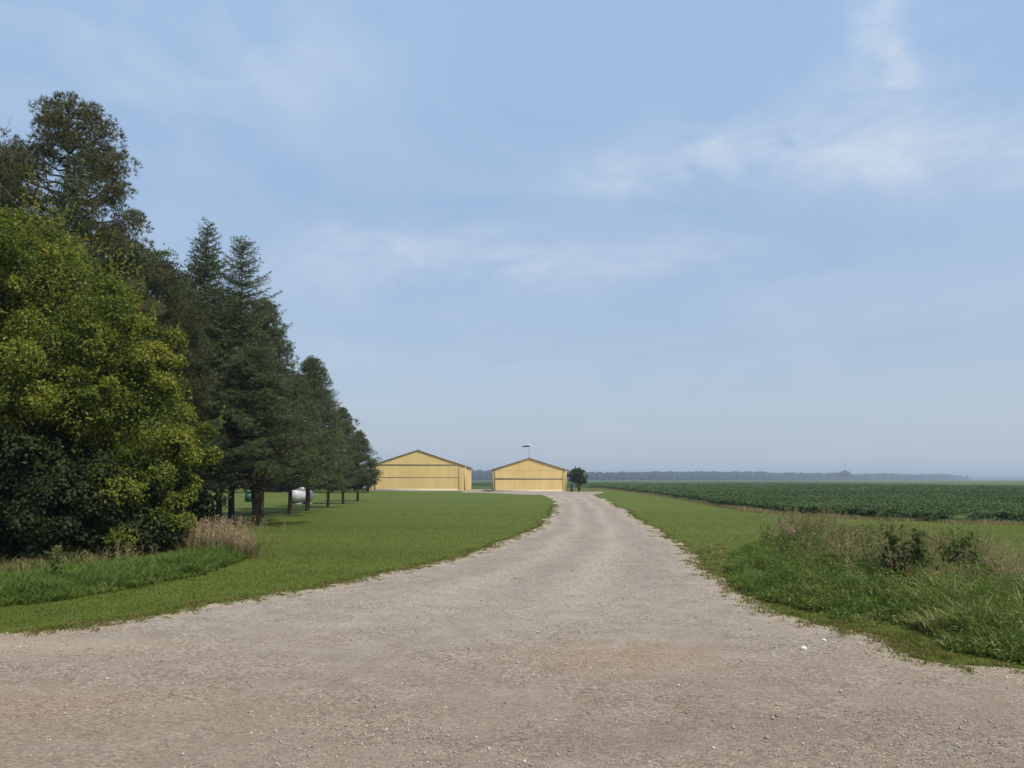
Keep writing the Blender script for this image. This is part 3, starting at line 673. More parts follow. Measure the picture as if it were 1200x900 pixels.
def spruce(root, h, rb, clear, seed, gap=.40, dens=1.15, power=.8, droop=.20, mat='spruce', ragged=.32, tr=.13):
    rg = np.random.default_rng(seed); acc, t = Acc(), Acc()
    zs = np.linspace(0, h * .985, 12); wob = np.cumsum(rg.normal(0, .02, (12, 2)), 0); wob[0] = 0
    t.tube(np.concatenate([wob, zs[:, None]], 1) + [0, 0, -.03], np.linspace(tr, .012, 12), 9)
    z = clear; Cs, Ds, Ts = [], [], []
    while z < h - .12:
        f = (h - z) / (h - clear); nb = rg.integers(5, 8)
        for b in range(nb):
            a = (b + rg.random() * .8) / nb * 6.283 + z * 2.1
            L = rb * f ** power * (1 - ragged + 2 * ragged * rg.random() ** 1.2) + .05
            if f > .75: L *= 1 - (f - .75) * .9 * rg.random()
            zz = z + rg.normal(0, .07); s = np.linspace(0, 1, 7)
            rise = (.9 - 1.1 * f) - droop * f
            path = np.stack([np.cos(a) * L * s, np.sin(a) * L * s, zz + L * (rise * s * .55 - droop * f * s ** 2 + .22 * s ** 3)], 1)
            path[:, :2] += np.array([np.interp(zz, zs, wob[:, 0]), np.interp(zz, zs, wob[:, 1])])
            t.tube(path, np.linspace(.012 + .014 * L, .004, 7), 4, cap=False)
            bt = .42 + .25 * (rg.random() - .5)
            nst = max(3, int(L / .10 * dens))
            for q in np.linspace(.12, 1, nst):
                p = np.array([np.interp(q, s, path[:, i]) for i in range(3)])
                for sd in (-1, 1):
                    tl = min(.62, .14 + .42 * L * (1 - q)) * (.6 + .6 * rg.random()); an = a + sd * R(30 + 35 * rg.random())
                    td = np.array([math.cos(an), math.sin(an), -.25 * f - .05 + .35 * (1 - f) + rg.normal(0, .22)])
                    k = max(2, int(tl / .065)); u = (np.arange(k) + rg.random(k)) / k
                    c = p + td * (u * tl)[:, None]
                    for _ in range(3):
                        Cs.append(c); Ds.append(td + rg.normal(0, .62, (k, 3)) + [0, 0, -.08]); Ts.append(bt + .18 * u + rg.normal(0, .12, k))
        z += gap * (.55 + .55 * f) * (.8 + .4 * rg.random())
    C = np.concatenate(Cs); Dn = np.concatenate(Ds); T = np.clip(np.concatenate(Ts), 0, 1)
    needles(acc, C, Dn, .09 + .07 * rg.random(len(C)), .026, rg, T)
    for q in range(9):
        z_ = clear * (.45 + .6 * rg.random()); a = rg.random() * 6.28; l_ = .35 + .6 * rg.random()
        t.tube(limb((0, 0, z_), (math.cos(a) * l_, math.sin(a) * l_, z_ - .15 * l_), -.03, 4), np.linspace(.014, .004, 4), 4, cap=False)
    acc.build('crown', M[mat], root); t.build('trunk', M['bark'], root, smooth=True)

def pine(root, h, prof, clear, seed, nb=34, pad=.62, mat='pine', tr=.17, tb=.5, lean=(0, 0), bias=(0, 0)):
    """open pine: crooked boughs carrying separate flattened pads of needle tufts. prof = [(height fraction, radius)]"""
    rg = np.random.default_rng(seed); acc, t = Acc(), Acc()
    zs = np.linspace(0, h * .96, 10); wob = np.cumsum(rg.normal(0, .05, (10, 2)), 0) + np.linspace(0, 1, 10)[:, None] * np.array(lean); wob -= wob[0]
    t.tube(np.concatenate([wob, zs[:, None]], 1) + [0, 0, -.03], np.linspace(tr, .03, 10), 9)
    at = lambda z: np.array([np.interp(z, zs, wob[:, 0]), np.interp(z, zs, wob[:, 1]), z])
    pads = []
    hf = [p[0] for p in prof]; rf = [p[1] for p in prof]
    for i in range(nb):
        f = clear + (.97 - clear) * ((i + rg.random()) / nb) ** .85; z = f * h; a = i * 2.4 + rg.normal(0, .4)
        L = np.interp(f, hf, rf) * (.7 + .45 * rg.random()) * (1 + bias[0] * math.cos(a) + bias[1] * math.sin(a))
        p0 = at(z); e = p0 + np.array([math.cos(a) * L, math.sin(a) * L, L * (.10 + .35 * rg.random())])
        p = limb(p0, e, -.10 * L, 6); p[1:-1] += rg.normal(0, .05 * L, (4, 3)) * [1, 1, .6]; t.tube(p, np.linspace(.02 + .018 * L, .012, 6), 5, cap=False)
        pads.append((p[-1], pad * (.7 + .5 * rg.random())))
        for _ in range(int(1 + L * 1.8)):
            q = rg.integers(2, 6); b = p[q] + np.array([math.cos(a + rg.normal(0, .9)), math.sin(a + rg.normal(0, .9)), .35]) * (.3 + .45 * rg.random()) * min(1, L * .6)
            t.tube(limb(p[q - 1], b, 0, 4), np.linspace(.02, .008, 4), 4, cap=False); pads.append((b, pad * (.5 + .5 * rg.random())))
    pads.append((at(h * .97) + [0, 0, .02 * h], pad * .7))
    Cs, Ds, Ts = [], [], []
    for c, r in pads:
        k = int(70 * (r / .6) ** 2) + 8; d = nrm(rg.normal(0, 1, (k, 3)) + [0, 0, .35]); pos = c + d * (r * (.35 + .65 * rg.random(k) ** .5))[:, None] * [1, 1, .62]
        m = 9; idx = np.repeat(np.arange(k), m); bt = tb + .3 * (rg.random() - .5)
        Cs.append(pos[idx]); Ds.append(d[idx] * .7 + [0, 0, .35] + rg.normal(0, .65, (k * m, 3))); Ts.append(bt + rg.normal(0, .15, k * m))
    C = np.concatenate(Cs); T = np.clip(np.concatenate(Ts), 0, 1)
    needles(acc, C, np.concatenate(Ds), .10 + .08 * rg.random(len(C)), .020, rg, T)
    acc.build('crown', M[mat], root); t.build('trunk', M['bark'], root, smooth=True)

GT = 'trees along the left edge of the lawn'
def tree_at(name, px, depth, label, cat='tree', rz=0, top=562):
    x = D(px, top, depth)[0]
    return empty(name, (x, depth, 0), label, cat, GT, rz), (x, depth)
def topz(py, depth): return D(600, py, depth)[2]
def lobes_px(lst, ppm=None):
    out = []
    for px, py, dep, r, rz in lst:
        p = D(px, py, dep); out.append((p[0], p[1], p[2], r, rz))
    return out

o, b = tree_at('maple_tree', 140, 17.8, 'broad yellow green maple bulging towards the drive, nearest the dry grass clump')
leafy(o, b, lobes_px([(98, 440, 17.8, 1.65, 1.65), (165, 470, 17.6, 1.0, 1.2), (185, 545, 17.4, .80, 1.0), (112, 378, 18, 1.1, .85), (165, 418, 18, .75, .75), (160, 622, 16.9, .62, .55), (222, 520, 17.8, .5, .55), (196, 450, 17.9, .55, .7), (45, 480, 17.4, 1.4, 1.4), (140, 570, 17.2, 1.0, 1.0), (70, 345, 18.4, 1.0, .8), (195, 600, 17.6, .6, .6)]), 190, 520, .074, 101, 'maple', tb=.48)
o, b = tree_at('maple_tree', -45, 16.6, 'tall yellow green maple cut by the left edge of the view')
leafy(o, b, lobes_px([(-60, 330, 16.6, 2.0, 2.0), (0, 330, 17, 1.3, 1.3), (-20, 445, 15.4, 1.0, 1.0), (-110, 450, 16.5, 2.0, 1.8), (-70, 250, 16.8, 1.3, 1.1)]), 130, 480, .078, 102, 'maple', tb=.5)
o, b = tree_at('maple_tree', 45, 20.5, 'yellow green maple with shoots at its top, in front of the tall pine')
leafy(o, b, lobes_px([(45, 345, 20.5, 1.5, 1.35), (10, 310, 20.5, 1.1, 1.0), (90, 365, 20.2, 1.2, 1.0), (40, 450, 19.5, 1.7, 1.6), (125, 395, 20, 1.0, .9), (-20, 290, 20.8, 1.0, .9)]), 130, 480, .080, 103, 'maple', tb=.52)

# dark shaded shrubs and young trees filling in below the maples
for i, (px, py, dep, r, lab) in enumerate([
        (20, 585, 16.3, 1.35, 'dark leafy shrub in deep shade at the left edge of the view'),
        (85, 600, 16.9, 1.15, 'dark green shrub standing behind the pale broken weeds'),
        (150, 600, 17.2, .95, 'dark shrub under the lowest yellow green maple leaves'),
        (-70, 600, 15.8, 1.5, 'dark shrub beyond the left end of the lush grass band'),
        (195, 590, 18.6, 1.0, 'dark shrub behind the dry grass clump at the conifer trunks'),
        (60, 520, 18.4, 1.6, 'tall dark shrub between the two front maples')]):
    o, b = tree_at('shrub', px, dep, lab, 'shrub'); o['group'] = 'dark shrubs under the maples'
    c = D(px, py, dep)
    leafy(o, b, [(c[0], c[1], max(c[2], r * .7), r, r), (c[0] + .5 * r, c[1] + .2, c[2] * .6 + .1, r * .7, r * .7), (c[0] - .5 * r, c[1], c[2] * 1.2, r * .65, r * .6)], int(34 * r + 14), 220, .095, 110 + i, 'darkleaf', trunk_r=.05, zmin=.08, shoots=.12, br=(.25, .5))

# tall pines and the dark spruce behind the maples
o, b = tree_at('pine_tree', 84, 25, 'tallest tree, an open crowned pine towering over the maples', top=112)
pine(o, topz(112, 25), [(.3, 1.9), (.5, 2.2), (.66, 2.2), (.78, 1.75), (.88, 1.05), (1, .35)], .32, 201, nb=92, pad=.50, bias=(.06, 0), tb=.55)
o, b = tree_at('pine_tree', -14, 27, 'dark pine beside the tallest one, crown touching the left picture edge', top=176)
pine(o, topz(176, 27), [(.3, 1.8), (.6, 2.2), (.8, 1.6), (1, .7)], .38, 202, nb=60, pad=.58, tb=.42)
o, b = tree_at('spruce_tree', 88, 23.2, 'narrow dark spruce standing in front of the tallest pine', top=182)
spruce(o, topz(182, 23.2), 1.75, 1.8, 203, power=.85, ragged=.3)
o, b = tree_at('pine_tree', 172, 28, 'dull brownish pine low on the shoulder right of the tallest pine', top=296)
pine(o, topz(296, 28), [(.2, 1.5), (.5, 1.9), (.8, 1.2), (1, .5)], .25, 204, nb=60, pad=.55, tb=.38)
o, b = tree_at('pine_tree', 132, 26, 'rounded pine hidden behind the maple top, between tall pine and conifer row', top=280)
pine(o, topz(275, 26), [(.2, 1.6), (.5, 1.8), (.8, 1.3), (1, .6)], .3, 205, nb=60, pad=.50, mat='spruce')
# bare dead tree
o, b = tree_at('bare_tree', 24, 22.5, 'leafless grey dead tree rising thin against the sky at far left', top=140)
t = Acc(); rg = np.random.default_rng(7); hb = topz(128, 22.5)
def twig(p, d, L, r, lev):
    pts = [np.array(p, float)]; d = np.array(d, float)
    for _ in range(5):
        d = nrm(d + rg.normal(0, .10, 3) + [0, 0, .04]); pts.append(pts[-1] + d * L / 5)
    t.tube(pts, np.linspace(r, r * .35, 6), 5, cap=False)
    if lev:
        for _ in range(3):
            k = rg.integers(2, 6); a = rg.random() * 6.28
            twig(pts[k], nrm(d + np.array([math.cos(a), math.sin(a), .2]) * .9), L * (.35 + .2 * rg.random()), r * .4, lev - 1)
twig((0, 0, 0), (0, 0, 1), hb * .85, .06, 0)
for z, a, L in ((.6, 2.9, 1.6), (.7, .3, 1.2), (.78, 3.4, 1.8), (.85, 1.2, 1.4), (.85, 4.4, 1.1), (.84, 2.2, 1.0), (.5, 5.6, 1.1)):
    twig((0, 0, hb * z), nrm(np.array([math.cos(a) * .7, math.sin(a) * .5, .8])), L, .015, 2)
t.build('trunk', M['palebark'], o, smooth=True)

# the conifer row running back to the hangars
PROTO = {}
def proto_spruce(key, px, top, depth, label, rb, clear, seed, **kw):
    o, b = tree_at('spruce_tree' if key in 'AB' else 'pine_tree', px, depth, label, top=top)
    h = topz(top, depth)
    if key in 'AB': spruce(o, h, rb, clear, seed, **kw)
    else: pine(o, h, [(clear / h, rb * .8), (.25, rb), (.45, rb * .78), (.7, rb * .45), (.88, rb * .22), (1, .10)], clear / h, seed, nb=int(h * 11), pad=.46, mat='spruce', tb=.45, tr=.14)
    PROTO[key] = (o, h); return o
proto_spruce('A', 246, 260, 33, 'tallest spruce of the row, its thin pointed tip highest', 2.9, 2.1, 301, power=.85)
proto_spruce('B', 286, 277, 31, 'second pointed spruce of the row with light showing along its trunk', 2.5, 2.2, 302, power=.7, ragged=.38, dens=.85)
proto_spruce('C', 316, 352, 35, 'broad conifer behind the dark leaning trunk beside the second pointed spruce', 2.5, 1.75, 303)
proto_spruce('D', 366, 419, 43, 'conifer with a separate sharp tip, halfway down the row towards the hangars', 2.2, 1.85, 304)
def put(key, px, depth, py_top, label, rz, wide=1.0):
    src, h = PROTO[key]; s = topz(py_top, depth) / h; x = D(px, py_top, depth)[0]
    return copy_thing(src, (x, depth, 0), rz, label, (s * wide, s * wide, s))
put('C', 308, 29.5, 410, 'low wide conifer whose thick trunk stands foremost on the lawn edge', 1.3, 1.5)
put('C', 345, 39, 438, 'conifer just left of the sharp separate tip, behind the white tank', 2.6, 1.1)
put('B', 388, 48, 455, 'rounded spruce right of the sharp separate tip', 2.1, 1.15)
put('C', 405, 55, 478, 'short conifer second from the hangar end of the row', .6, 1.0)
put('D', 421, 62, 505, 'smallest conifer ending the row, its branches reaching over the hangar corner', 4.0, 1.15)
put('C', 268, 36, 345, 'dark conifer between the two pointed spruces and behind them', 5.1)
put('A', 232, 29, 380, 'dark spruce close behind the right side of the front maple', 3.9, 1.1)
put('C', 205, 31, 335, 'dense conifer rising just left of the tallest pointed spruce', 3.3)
o, b = tree_at('oak_tree', 213, 36, 'round topped leafy tree left of the tallest pointed spruce', 'tree')
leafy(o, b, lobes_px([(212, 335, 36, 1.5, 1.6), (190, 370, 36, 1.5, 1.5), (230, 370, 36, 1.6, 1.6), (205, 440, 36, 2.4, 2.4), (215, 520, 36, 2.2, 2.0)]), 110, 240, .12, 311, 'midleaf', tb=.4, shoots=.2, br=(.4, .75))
# woods behind, seen only as dark foliage between the trunks
for i, (px, dep, py, key, lab) in enumerate([(110, 33, 300, 'C', 'dark conifer deep behind the front maples'), (30, 34, 320, 'A', 'dark spruce behind the bare grey tree'), (165, 38, 350, 'A', 'dark spruce behind the dull brownish pine')]):
    put(key, px, dep, py, lab, i * 1.7, 1.15)

# far bush at the second hangar
o, b = tree_at('tree', 678, 112, 'small round dark tree beside the right corner of the farther hangar'); del o['group']
leafy(o, b, [(D(678, 558, 112)[0], 112, D(678, 558, 112)[2], 1.0, .95), (D(672, 559, 112)[0], 112.3, 2.0, .75, .8), (D(682, 563, 112)[0], 111.7, 1.6, .75, .7), (D(676, 552, 112)[0], 112, 2.8, .6, .7)], 60, 120, .14, 401, 'midleaf', tb=.35, trunk_r=.08, zmin=.7, shoots=.15, br=(.2, .4))

# ------------------------------------------------------------------ small plants
def small_shrub(px, py_base, py_top, halfw, label, seed, tb, name='shrub', mat='midleaf', size=.042):
    x, y = G(px, py_base); h = topz(py_top, y); o = empty(name, (x, y, 0), label, 'shrub')
    leafy(o, (x, y), [(x + (.25 - .5 * (q % 2)) * halfw * .6, y + .05 * (q % 3), h * (.16 + .155 * q), halfw * (.80, .9, .85, .7, .5)[q], h * .13) for q in range(5)], 60, 34, size, seed, mat, tb=tb, trunk_r=.016, zmin=.05, shoots=.08, br=(.055, .10), fill=.3)
    return o
small_shrub(1050, 694, 616, .17, 'dark green sapling shrub in the weeds, the more leftward of a touching pair', 501, .8)
small_shrub(1079, 696, 614, .19, 'dark green sapling shrub touching its twin in the right verge weeds', 502, .8)
small_shrub(1132, 688, 622, .26, 'feathery mid green bush in the weeds right of the dark pair', 503, .75, size=.045)
small_shrub(925, 655, 632, .24, 'low dark green bush where the right verge weeds begin', 504, .55)

def flower_weed(px, pb, pt, label, seed, col):
    x, y = G(px, pb); h = topz(pt, y); o = empty('weed', (x, y, 0), label, 'weed'); rg = np.random.default_rng(seed)
    a = Acc(); n = 7; P = rg.normal(0, .05, (n, 2)); hs = h * (.75 + .3 * rg.random(n)); tp = stems(a, P, hs, rg, .006, .12 * rg.random(n), np.full(n, .35))
    C = np.concatenate([P[rg.integers(0, n, 160)] + rg.normal(0, .05, (160, 2)), (h * .75 * rg.random(160))[:, None]], 1)
    leafquads(a, C, rg.normal(0, 1, (160, 3)), rg.normal(0, 1, (160, 3)) + [0, 0, 1], .09, .03, .15 + .2 * rg.random(160)); a.build('stem', M['lush'], o)
    for q in range(n):
        b_ = Acc(); seedheads(b_, tp[q:q + 1], rg, .14, 40, np.full(1, col), .035, .035, .018); b_.build('flower_head', M['dry'], o)
    return o
flower_weed(926, 652, 616, 'tall weed topped with a pale seed plume at the start of the weeds', 601, .95)
flower_weed(1022, 680, 642, 'orange brown dock weed left of the two dark saplings', 602, .8)
flower_weed(1164, 692, 648, 'greyish thistle-like weed near the right edge of the weeds', 603, 1.0)
flower_weed(1178, 700, 668, 'single pale upright stalk near the right picture edge', 604, .7)

def clump(px, py, n, hmin, hmax, spread, label, seed, heads, tintlo, name='grass_clump', mat='dry', cat='grass clump'):
    x, y = G(px, py); o = empty(name, (x, y, 0), label, cat); rg = np.random.default_rng(seed)
    a = Acc(); P = rg.normal(0, spread, (n * 5, 2)) * [1.35, .8]; dr = np.arctan2(P[:, 1], P[:, 0]) + rg.normal(0, .6, n * 5)
    blades(a, P, hmin * .5 + (hmax - hmin * .5) * .75 * rg.random(n * 5), .010, .35 + .4 * rg.random(n * 5), rg, np.clip(.05 + .40 * rg.random(n * 5), 0, 1), dirs=dr, seg=3)
    if not heads:
        a.build('blades', M[mat], o); return o
    a.build('blades', M['dry'], o); b_ = Acc(); Q = rg.normal(0, spread, (n, 2)) * [1.35, .8]; h = hmin + (hmax - hmin) * rg.random(n); ti = np.clip(tintlo + .3 * rg.random(n), 0, 1)
    tp = stems(b_, Q, h, rg, .004, .30 * rg.random(n), ti); seedheads(b_, tp, rg, .24, 22, ti, .028, .04, .009); b_.build('seed_heads', M['dry'], o); return o
clump(252, 652, 230, .45, .92, .33, 'big clump of dry grass with pinkish seed heads before the conifer trunks', 701, True, .72)
clump(286, 654, 36, .35, .6, .10, 'slim tuft of dry grass at the lawn side of the big pinkish clump', 704, True, .6)
clump(135, 668, 30, .28, .50, .35, 'low pale straw clump in the shade below the front maple', 702, True, .5)
clump(1060, 747, 9, .05, .10, .05, 'tiny lone grass tuft growing out of the bare gravel shoulder', 703, False, .3, mat='grass')
# pale broad-leaved weed in the shadow
flower_weed(62, 690, 640, 'upright pale green weed in front of the dark shaded shrubs', 605, .3)

# ------------------------------------------------------------------ hangars
def corr(acc, p0, p1, zb, zt, out, pitch=.30, depth=.012, tint=.5):
    """vertical ribbed sheet from p0 to p1 (xy); zb, zt functions of distance along"""
    p0, p1 = np.array(p0, float), np.array(p1, float); Lh = np.linalg.norm(p1 - p0); u = (p1 - p0) / Lh; o = np.array(out, float)
    s, off, x = [0.], [0.], 0.
    while x + pitch < Lh:
        s += [x + pitch * .62, x + pitch * .72, x + pitch * .90, x + pitch]; off += [0, depth, depth, 0]; x += pitch
    s.append(Lh); off.append(0); s, off = np.array(s), np.array(off)
    xy = p0 + s[:, None] * u + off[:, None] * o
    B = np.concatenate([xy, np.array([zb(q) for q in s])[:, None]], 1); T = np.concatenate([xy, np.array([zt(q) for q in s])[:, None]], 1)
    n = len(s); i = np.arange(n - 1)
    acc.add(np.vstack([B, T]), np.stack([i, i + 1, n + i + 1, n + i], 1), tint)

def beam(acc, p0, p1, w, t, up=(0, 0, 1)):
    p0, p1 = np.array(p0, float), np.array(p1, float); d = nrm(p1 - p0); n = nrm(np.cross(d, [0, 1, 0])) if abs(d[1]) < .9 else nrm(np.cross(d, [1, 0, 0]))
    m = nrm(np.cross(n, d)); V = [q + n * a * w / 2 + m * b * t / 2 for q in (p0, p1) for a in (-1, 1) for b in (-1, 1)]
    acc.add(V, [(0, 1, 3, 2), (4, 6, 7, 5), (0, 4, 5, 1), (2, 3, 7, 6), (0, 2, 6, 4), (1, 5, 7, 3)])

def hangar(x0, x1, Y, depth, eave, peak, door, label, seam, header, base_h):
    xm = (x0 + x1) / 2; W = x1 - x0
    o = empty('aircraft_hangar', (xm, Y, 0), label, 'hangar', 'yellow hangars at the end of the drive')
    roof = lambda x: eave + (peak - eave) * (1 - abs(x - xm) / (W / 2))
    xl, xr = x0 - xm, x1 - xm; rz = lambda x: roof(x + xm)
    dx0, dx1, dz = door[0] - xm, door[1] - xm, door[2]
    w = Acc()
    if dx0 > xl + .05: corr(w, (xl, 0), (dx0, 0), lambda s: 0, lambda s: min(dz, rz(xl + s)), (0, -1))
    if dx1 < xr - .05: corr(w, (dx1, 0), (xr, 0), lambda s: 0, lambda s: min(dz, rz(dx1 + s)), (0, -1))
    corr(w, (xl, 0), (xr, 0), lambda s: min(dz, rz(xl + s)), lambda s: rz(xl + s), (0, -1))
    corr(w, (xr, 0), (xr, depth), lambda s: 0, lambda s: eave, (1, 0)); corr(w, (xl, depth), (xl, 0), lambda s: 0, lambda s: eave, (-1, 0))
    corr(w, (xr, depth), (xl, depth), lambda s: 0, lambda s: rz(xr - s), (0, 1))
    w.build('wall', M['yellow'], o)
    # roof slabs with a small overhang
    r = Acc(); ov, yo, th = .12, .10, .06; sl = (peak - eave) / (W / 2)
    for sgn in (-1, 1):
        e = (sgn * (W / 2 + ov), eave - ov * sl); k = (0, peak)
        V = [(e[0], -yo, e[1] + .02), (k[0], -yo, k[1] + .02), (k[0], depth + yo, k[1] + .02), (e[0], depth + yo, e[1] + .02)]; V2 = [(x, y, z + th) for x, y, z in V]
        r.add(V + V2, [(0, 1, 2, 3), (7, 6, 5, 4), (0, 4, 5, 1), (1, 5, 6, 2), (2, 6, 7, 3), (3, 7, 4, 0)])
        for y in np.arange(.3, depth, .9):
            V = [(e[0], y, e[1] + th + .02), (k[0], y, k[1] + th + .02), (k[0], y + .05, k[1] + th + .02), (e[0], y + .05, e[1] + th + .02)]; V2 = [(a, b_, z + .03) for a, b_, z in V]
            r.add(V + V2, [(7, 6, 5, 4), (0, 4, 5, 1), (2, 6, 7, 3), (3, 7, 4, 0)])
    r.build('roof', M['roofgrey'], o)
    for sgn in (-1, 1):
        f = Acc(); e = np.array([sgn * (W / 2 + ov), -yo - .03, eave - ov * sl + .03]); k = np.array([sgn * .002, -yo - .03, peak + .03])
        beam(f, e, k, .095, .05); f.build('fascia', M['brown'], o)
        f = Acc(); f.box(sgn * (W / 2 + .03) - .07, sgn * (W / 2 + .03) + .07, -.06, .10, 0, eave - .05); f.build('corner_trim', M['brown' if sgn < 0 else 'yellow_door'], o)
        f = Acc(); f.box(min(sgn * (W / 2 + .125), sgn * (W / 2 + .21)), max(sgn * (W / 2 + .125), sgn * (W / 2 + .21)), -yo + .02, depth + yo, eave - ov * sl - .10, eave - ov * sl + .01); f.build('gutter', M['brown'], o)
    # folding door standing just proud of the wall
    dd = Acc(); corr(dd, (dx0 + .04, -.09), (dx1 - .04, -.09), lambda s: base_h, lambda s: seam - .03, (0, -1), .45, .006); corr(dd, (dx0 + .04, -.09), (dx1 - .04, -.09), lambda s: seam + .03, lambda s: min(dz, rz(dx0 + s) - .25) - .02, (0, -1), .45, .006)
    dd.box(dx0 + .05, dx1 - .05, -.08, -.03, .03, min(dz, peak) - .05)
    d_ = dd.build('door', M['yellow_door'], o)
    s_ = Acc(); s_.box(dx0 + .05, dx1 - .05, -.105, -.082, seam - .03 - header[1] / 2, seam + .03 + header[1] / 2); s_.build('seam', M['brown'], d_)
    s_ = Acc(); s_.box(dx0 + .05, dx1 - .05, -.135, -.082, .02, base_h - .005); s_.build('kick_strip', M['cream'], d_)
    if header[0]:
        s_ = Acc(); s_.box(dx0 - .08, dx1 + .08, -.16, -.025, dz + .0, dz + .11); s_.build('door_header', M['brown'], o)
    for x in (dx0, dx1):
        s_ = Acc(); s_.box(x - .04, x + .025, -.14, -.024, 0, min(dz, rz(x)) - .03); s_.build('door_jamb', M['brown'], o)
    sb = Acc(); sb.box(xl - .12, xr + .12, -.22, -.145, -.1, .10); sb.build('footing', M['concrete'], o)
    return o, roof

x0, x1 = D(433, 575, H1Y)[0], D(544.5, 575, H1Y)[0]
hangar(x0, x1, H1Y, 19, topz(546, H1Y), topz(527.5, H1Y), (D(439.5, 575, H1Y)[0], D(537.5, 575, H1Y)[0], topz(545, H1Y)), 'larger yellow hangar with a dark header line, half behind the conifers', topz(559.5, H1Y), (True, .04), .32)
x0b, x1b = D(577.5, 575, H2Y)[0], D(663, 575, H2Y)[0]
h2, roof2 = hangar(x0b, x1b, H2Y, 17, topz(550.5, H2Y), topz(537, H2Y), (D(580, 575, H2Y)[0], D(660, 575, H2Y)[0], topz(551.5, H2Y)), 'smaller yellow hangar under the windsock mast, beside the dark tree', topz(561.2, H2Y), (False, .14), .25)

# windsock on the ridge of the smaller hangar
xm = (x0b + x1b) / 2; zt = topz(537, H2Y)
o = empty('windsock', (xm, H2Y + .1, zt + .1), 'small windsock drooping left from a thin mast on the hangar ridge', 'windsock')
a = Acc(); a.tube([(0, 0, -.1), (0, 0, 1.75)], .035, 7); a.box(-.12, .12, -.1, .1, -.12, .05); a.build('mast', M['greymetal'], o)
a = Acc(); a.tube([(0, 0, 1.62), (-.25, 0, 1.62), (-.60, .04, 1.58), (-1.0, .06, 1.52)], np.array([.13, .13, .11, .07]), 10, cap=False); a.build('sock', M['darkmetal'], o)
a = Acc(); a.tube([(-.25, 0, 1.82), (.42, 0, 1.76)], np.array([.07, .04]), 8); a.tube([(.05, 0, 1.62), (.05, 0, 1.80)], .02, 6); a.build('sensor_arm', M['white'], o)

# blue barrel by the tree
x, y = D(670.0, 575, 112.2)[0], 112.2
o = empty('barrel', (x, y, 0), 'pale blue upright barrel between the hangar corner and the small tree', 'barrel')
a = Acc(); zz = [0, .02, .3, .32, .36, .38, .7, .72, .76, .78, 1.08, 1.12]; rr = [.20, .22, .22, .235, .235, .22, .22, .235, .235, .22, .22, .20]
a.tube([(0, 0, z) for z in zz], np.array(rr), 14); a.build('drum', M['blue'], o, smooth=False)
a = Acc(); a.tube([(0, 0, 1.122), (0, 0, 1.15)], .19, 14); a.build('lid', M['greymetal'], o)

# low trees of the farmyard behind the conifer row
yard = None
for i, (px, dep, top, lab) in enumerate([(296, 106, 540, 'far low dark tree seen between the foremost thick trunks'), (262, 104, 535, 'far dark tree seen left of the green utility box'), (330, 107, 538, 'far dark tree seen above the white propane tank'), (362, 109, 545, 'far dark tree seen just right of the white propane tank'),
        (388, 104, 548, 'far dark tree left of the parked white car'), (404, 104.5, 546, 'far dark tree directly in front of the parked white car'), (417, 105, 549, 'far dark tree nearest the left wall of the larger hangar'), (345, 112, 542, 'far dark tree between two others behind the propane tank')]):
    x = D(px, 562, dep)[0]; hh = topz(top, dep)
    if yard is None:
        yard = empty('tree', (x, dep, 0), lab, 'tree', 'low trees in the yard behind the conifers'); yh = hh
        leafy(yard, (x, dep), [(x, dep, hh * .55, 2.6, hh * .40), (x - 1.2, dep, hh * .40, 1.8, hh * .26), (x + 1.3, dep + .3, hh * .42, 1.9, hh * .28)], 70, 90, .26, 411, 'darkleaf', trunk_r=.14, zmin=.5, br=(.5, .9), shoots=.1)
    else: copy_thing(yard, (x, dep, 0), i * 1.3, lab, (1.1, 1.1, hh / yh))

# ------------------------------------------------------------------ tank, box, car, shed behind the conifers
x, y = G(353, 591)
o = empty('propane_tank', (x, y, 0), 'white horizontal propane tank on short legs behind the conifer trunks', 'tank', rz=R(58))
a = Acc(); Lh, r = .66, .41; s = np.linspace(-1, 1, 7)
pts, rad = [], []
for t_ in np.linspace(0, math.pi / 2, 6): pts.append((-Lh - .28 * math.cos(t_), 0, .58)); rad.append(max(.01, r * math.sin(t_)))
for t_ in np.linspace(math.pi / 2, 0, 6): pts.append((Lh + .28 * math.cos(t_), 0, .58)); rad.append(max(.01, r * math.sin(t_)))
a.tube(pts, np.array(rad), 24); sh_ = a.build('shell', M['shadewhite'], o, smooth=True)
a = Acc(); a.tube([(0, 0, .97), (0, 0, 1.12), (0, 0, 1.17)], np.array([.20, .20, .12]), 14); dm = a.build('valve_dome', M['shadewhite'], o, smooth=True)
for sx in (-.5, .5):
    a = Acc(); a.box(sx - .06, sx + .06, -.32, .32, .10, .32); a.build('leg', M['darkmetal'], o)
    a = Acc(); a.box(sx - .14, sx + .14, -.42, .42, 0, .10); a.build('footing_block', M['concrete'], o)

x, y = G(291.5, 588)
o = empty('utility_box', (x, y, 0), 'green metal utility box standing on the grass beyond the trunks', 'utility box')
a = Acc(); a.box(-.24, .24, -.2, .2, 0, .72); a.build('cabinet', M['teal'], o)
a = Acc(); a.add([(-.27, -.24, .723), (.27, -.24, .723), (.27, .24, .723), (-.27, .24, .723), (-.25, -.22, .79), (.25, -.22, .79), (.25, .22, .84), (-.25, .22, .84)], [(3, 2, 1, 0), (4, 5, 6, 7), (0, 1, 5, 4), (1, 2, 6, 5), (2, 3, 7, 6), (3, 0, 4, 7)]); a.build('lid', M['teal'], o)
a = Acc(); a.box(-.21, .21, -.212, -.202, .06, .66); d_ = a.build('door', M['teal'], o)
a = Acc(); a.box(.14, .18, -.24, -.214, .32, .42); a.build('handle', M['darkmetal'], d_)

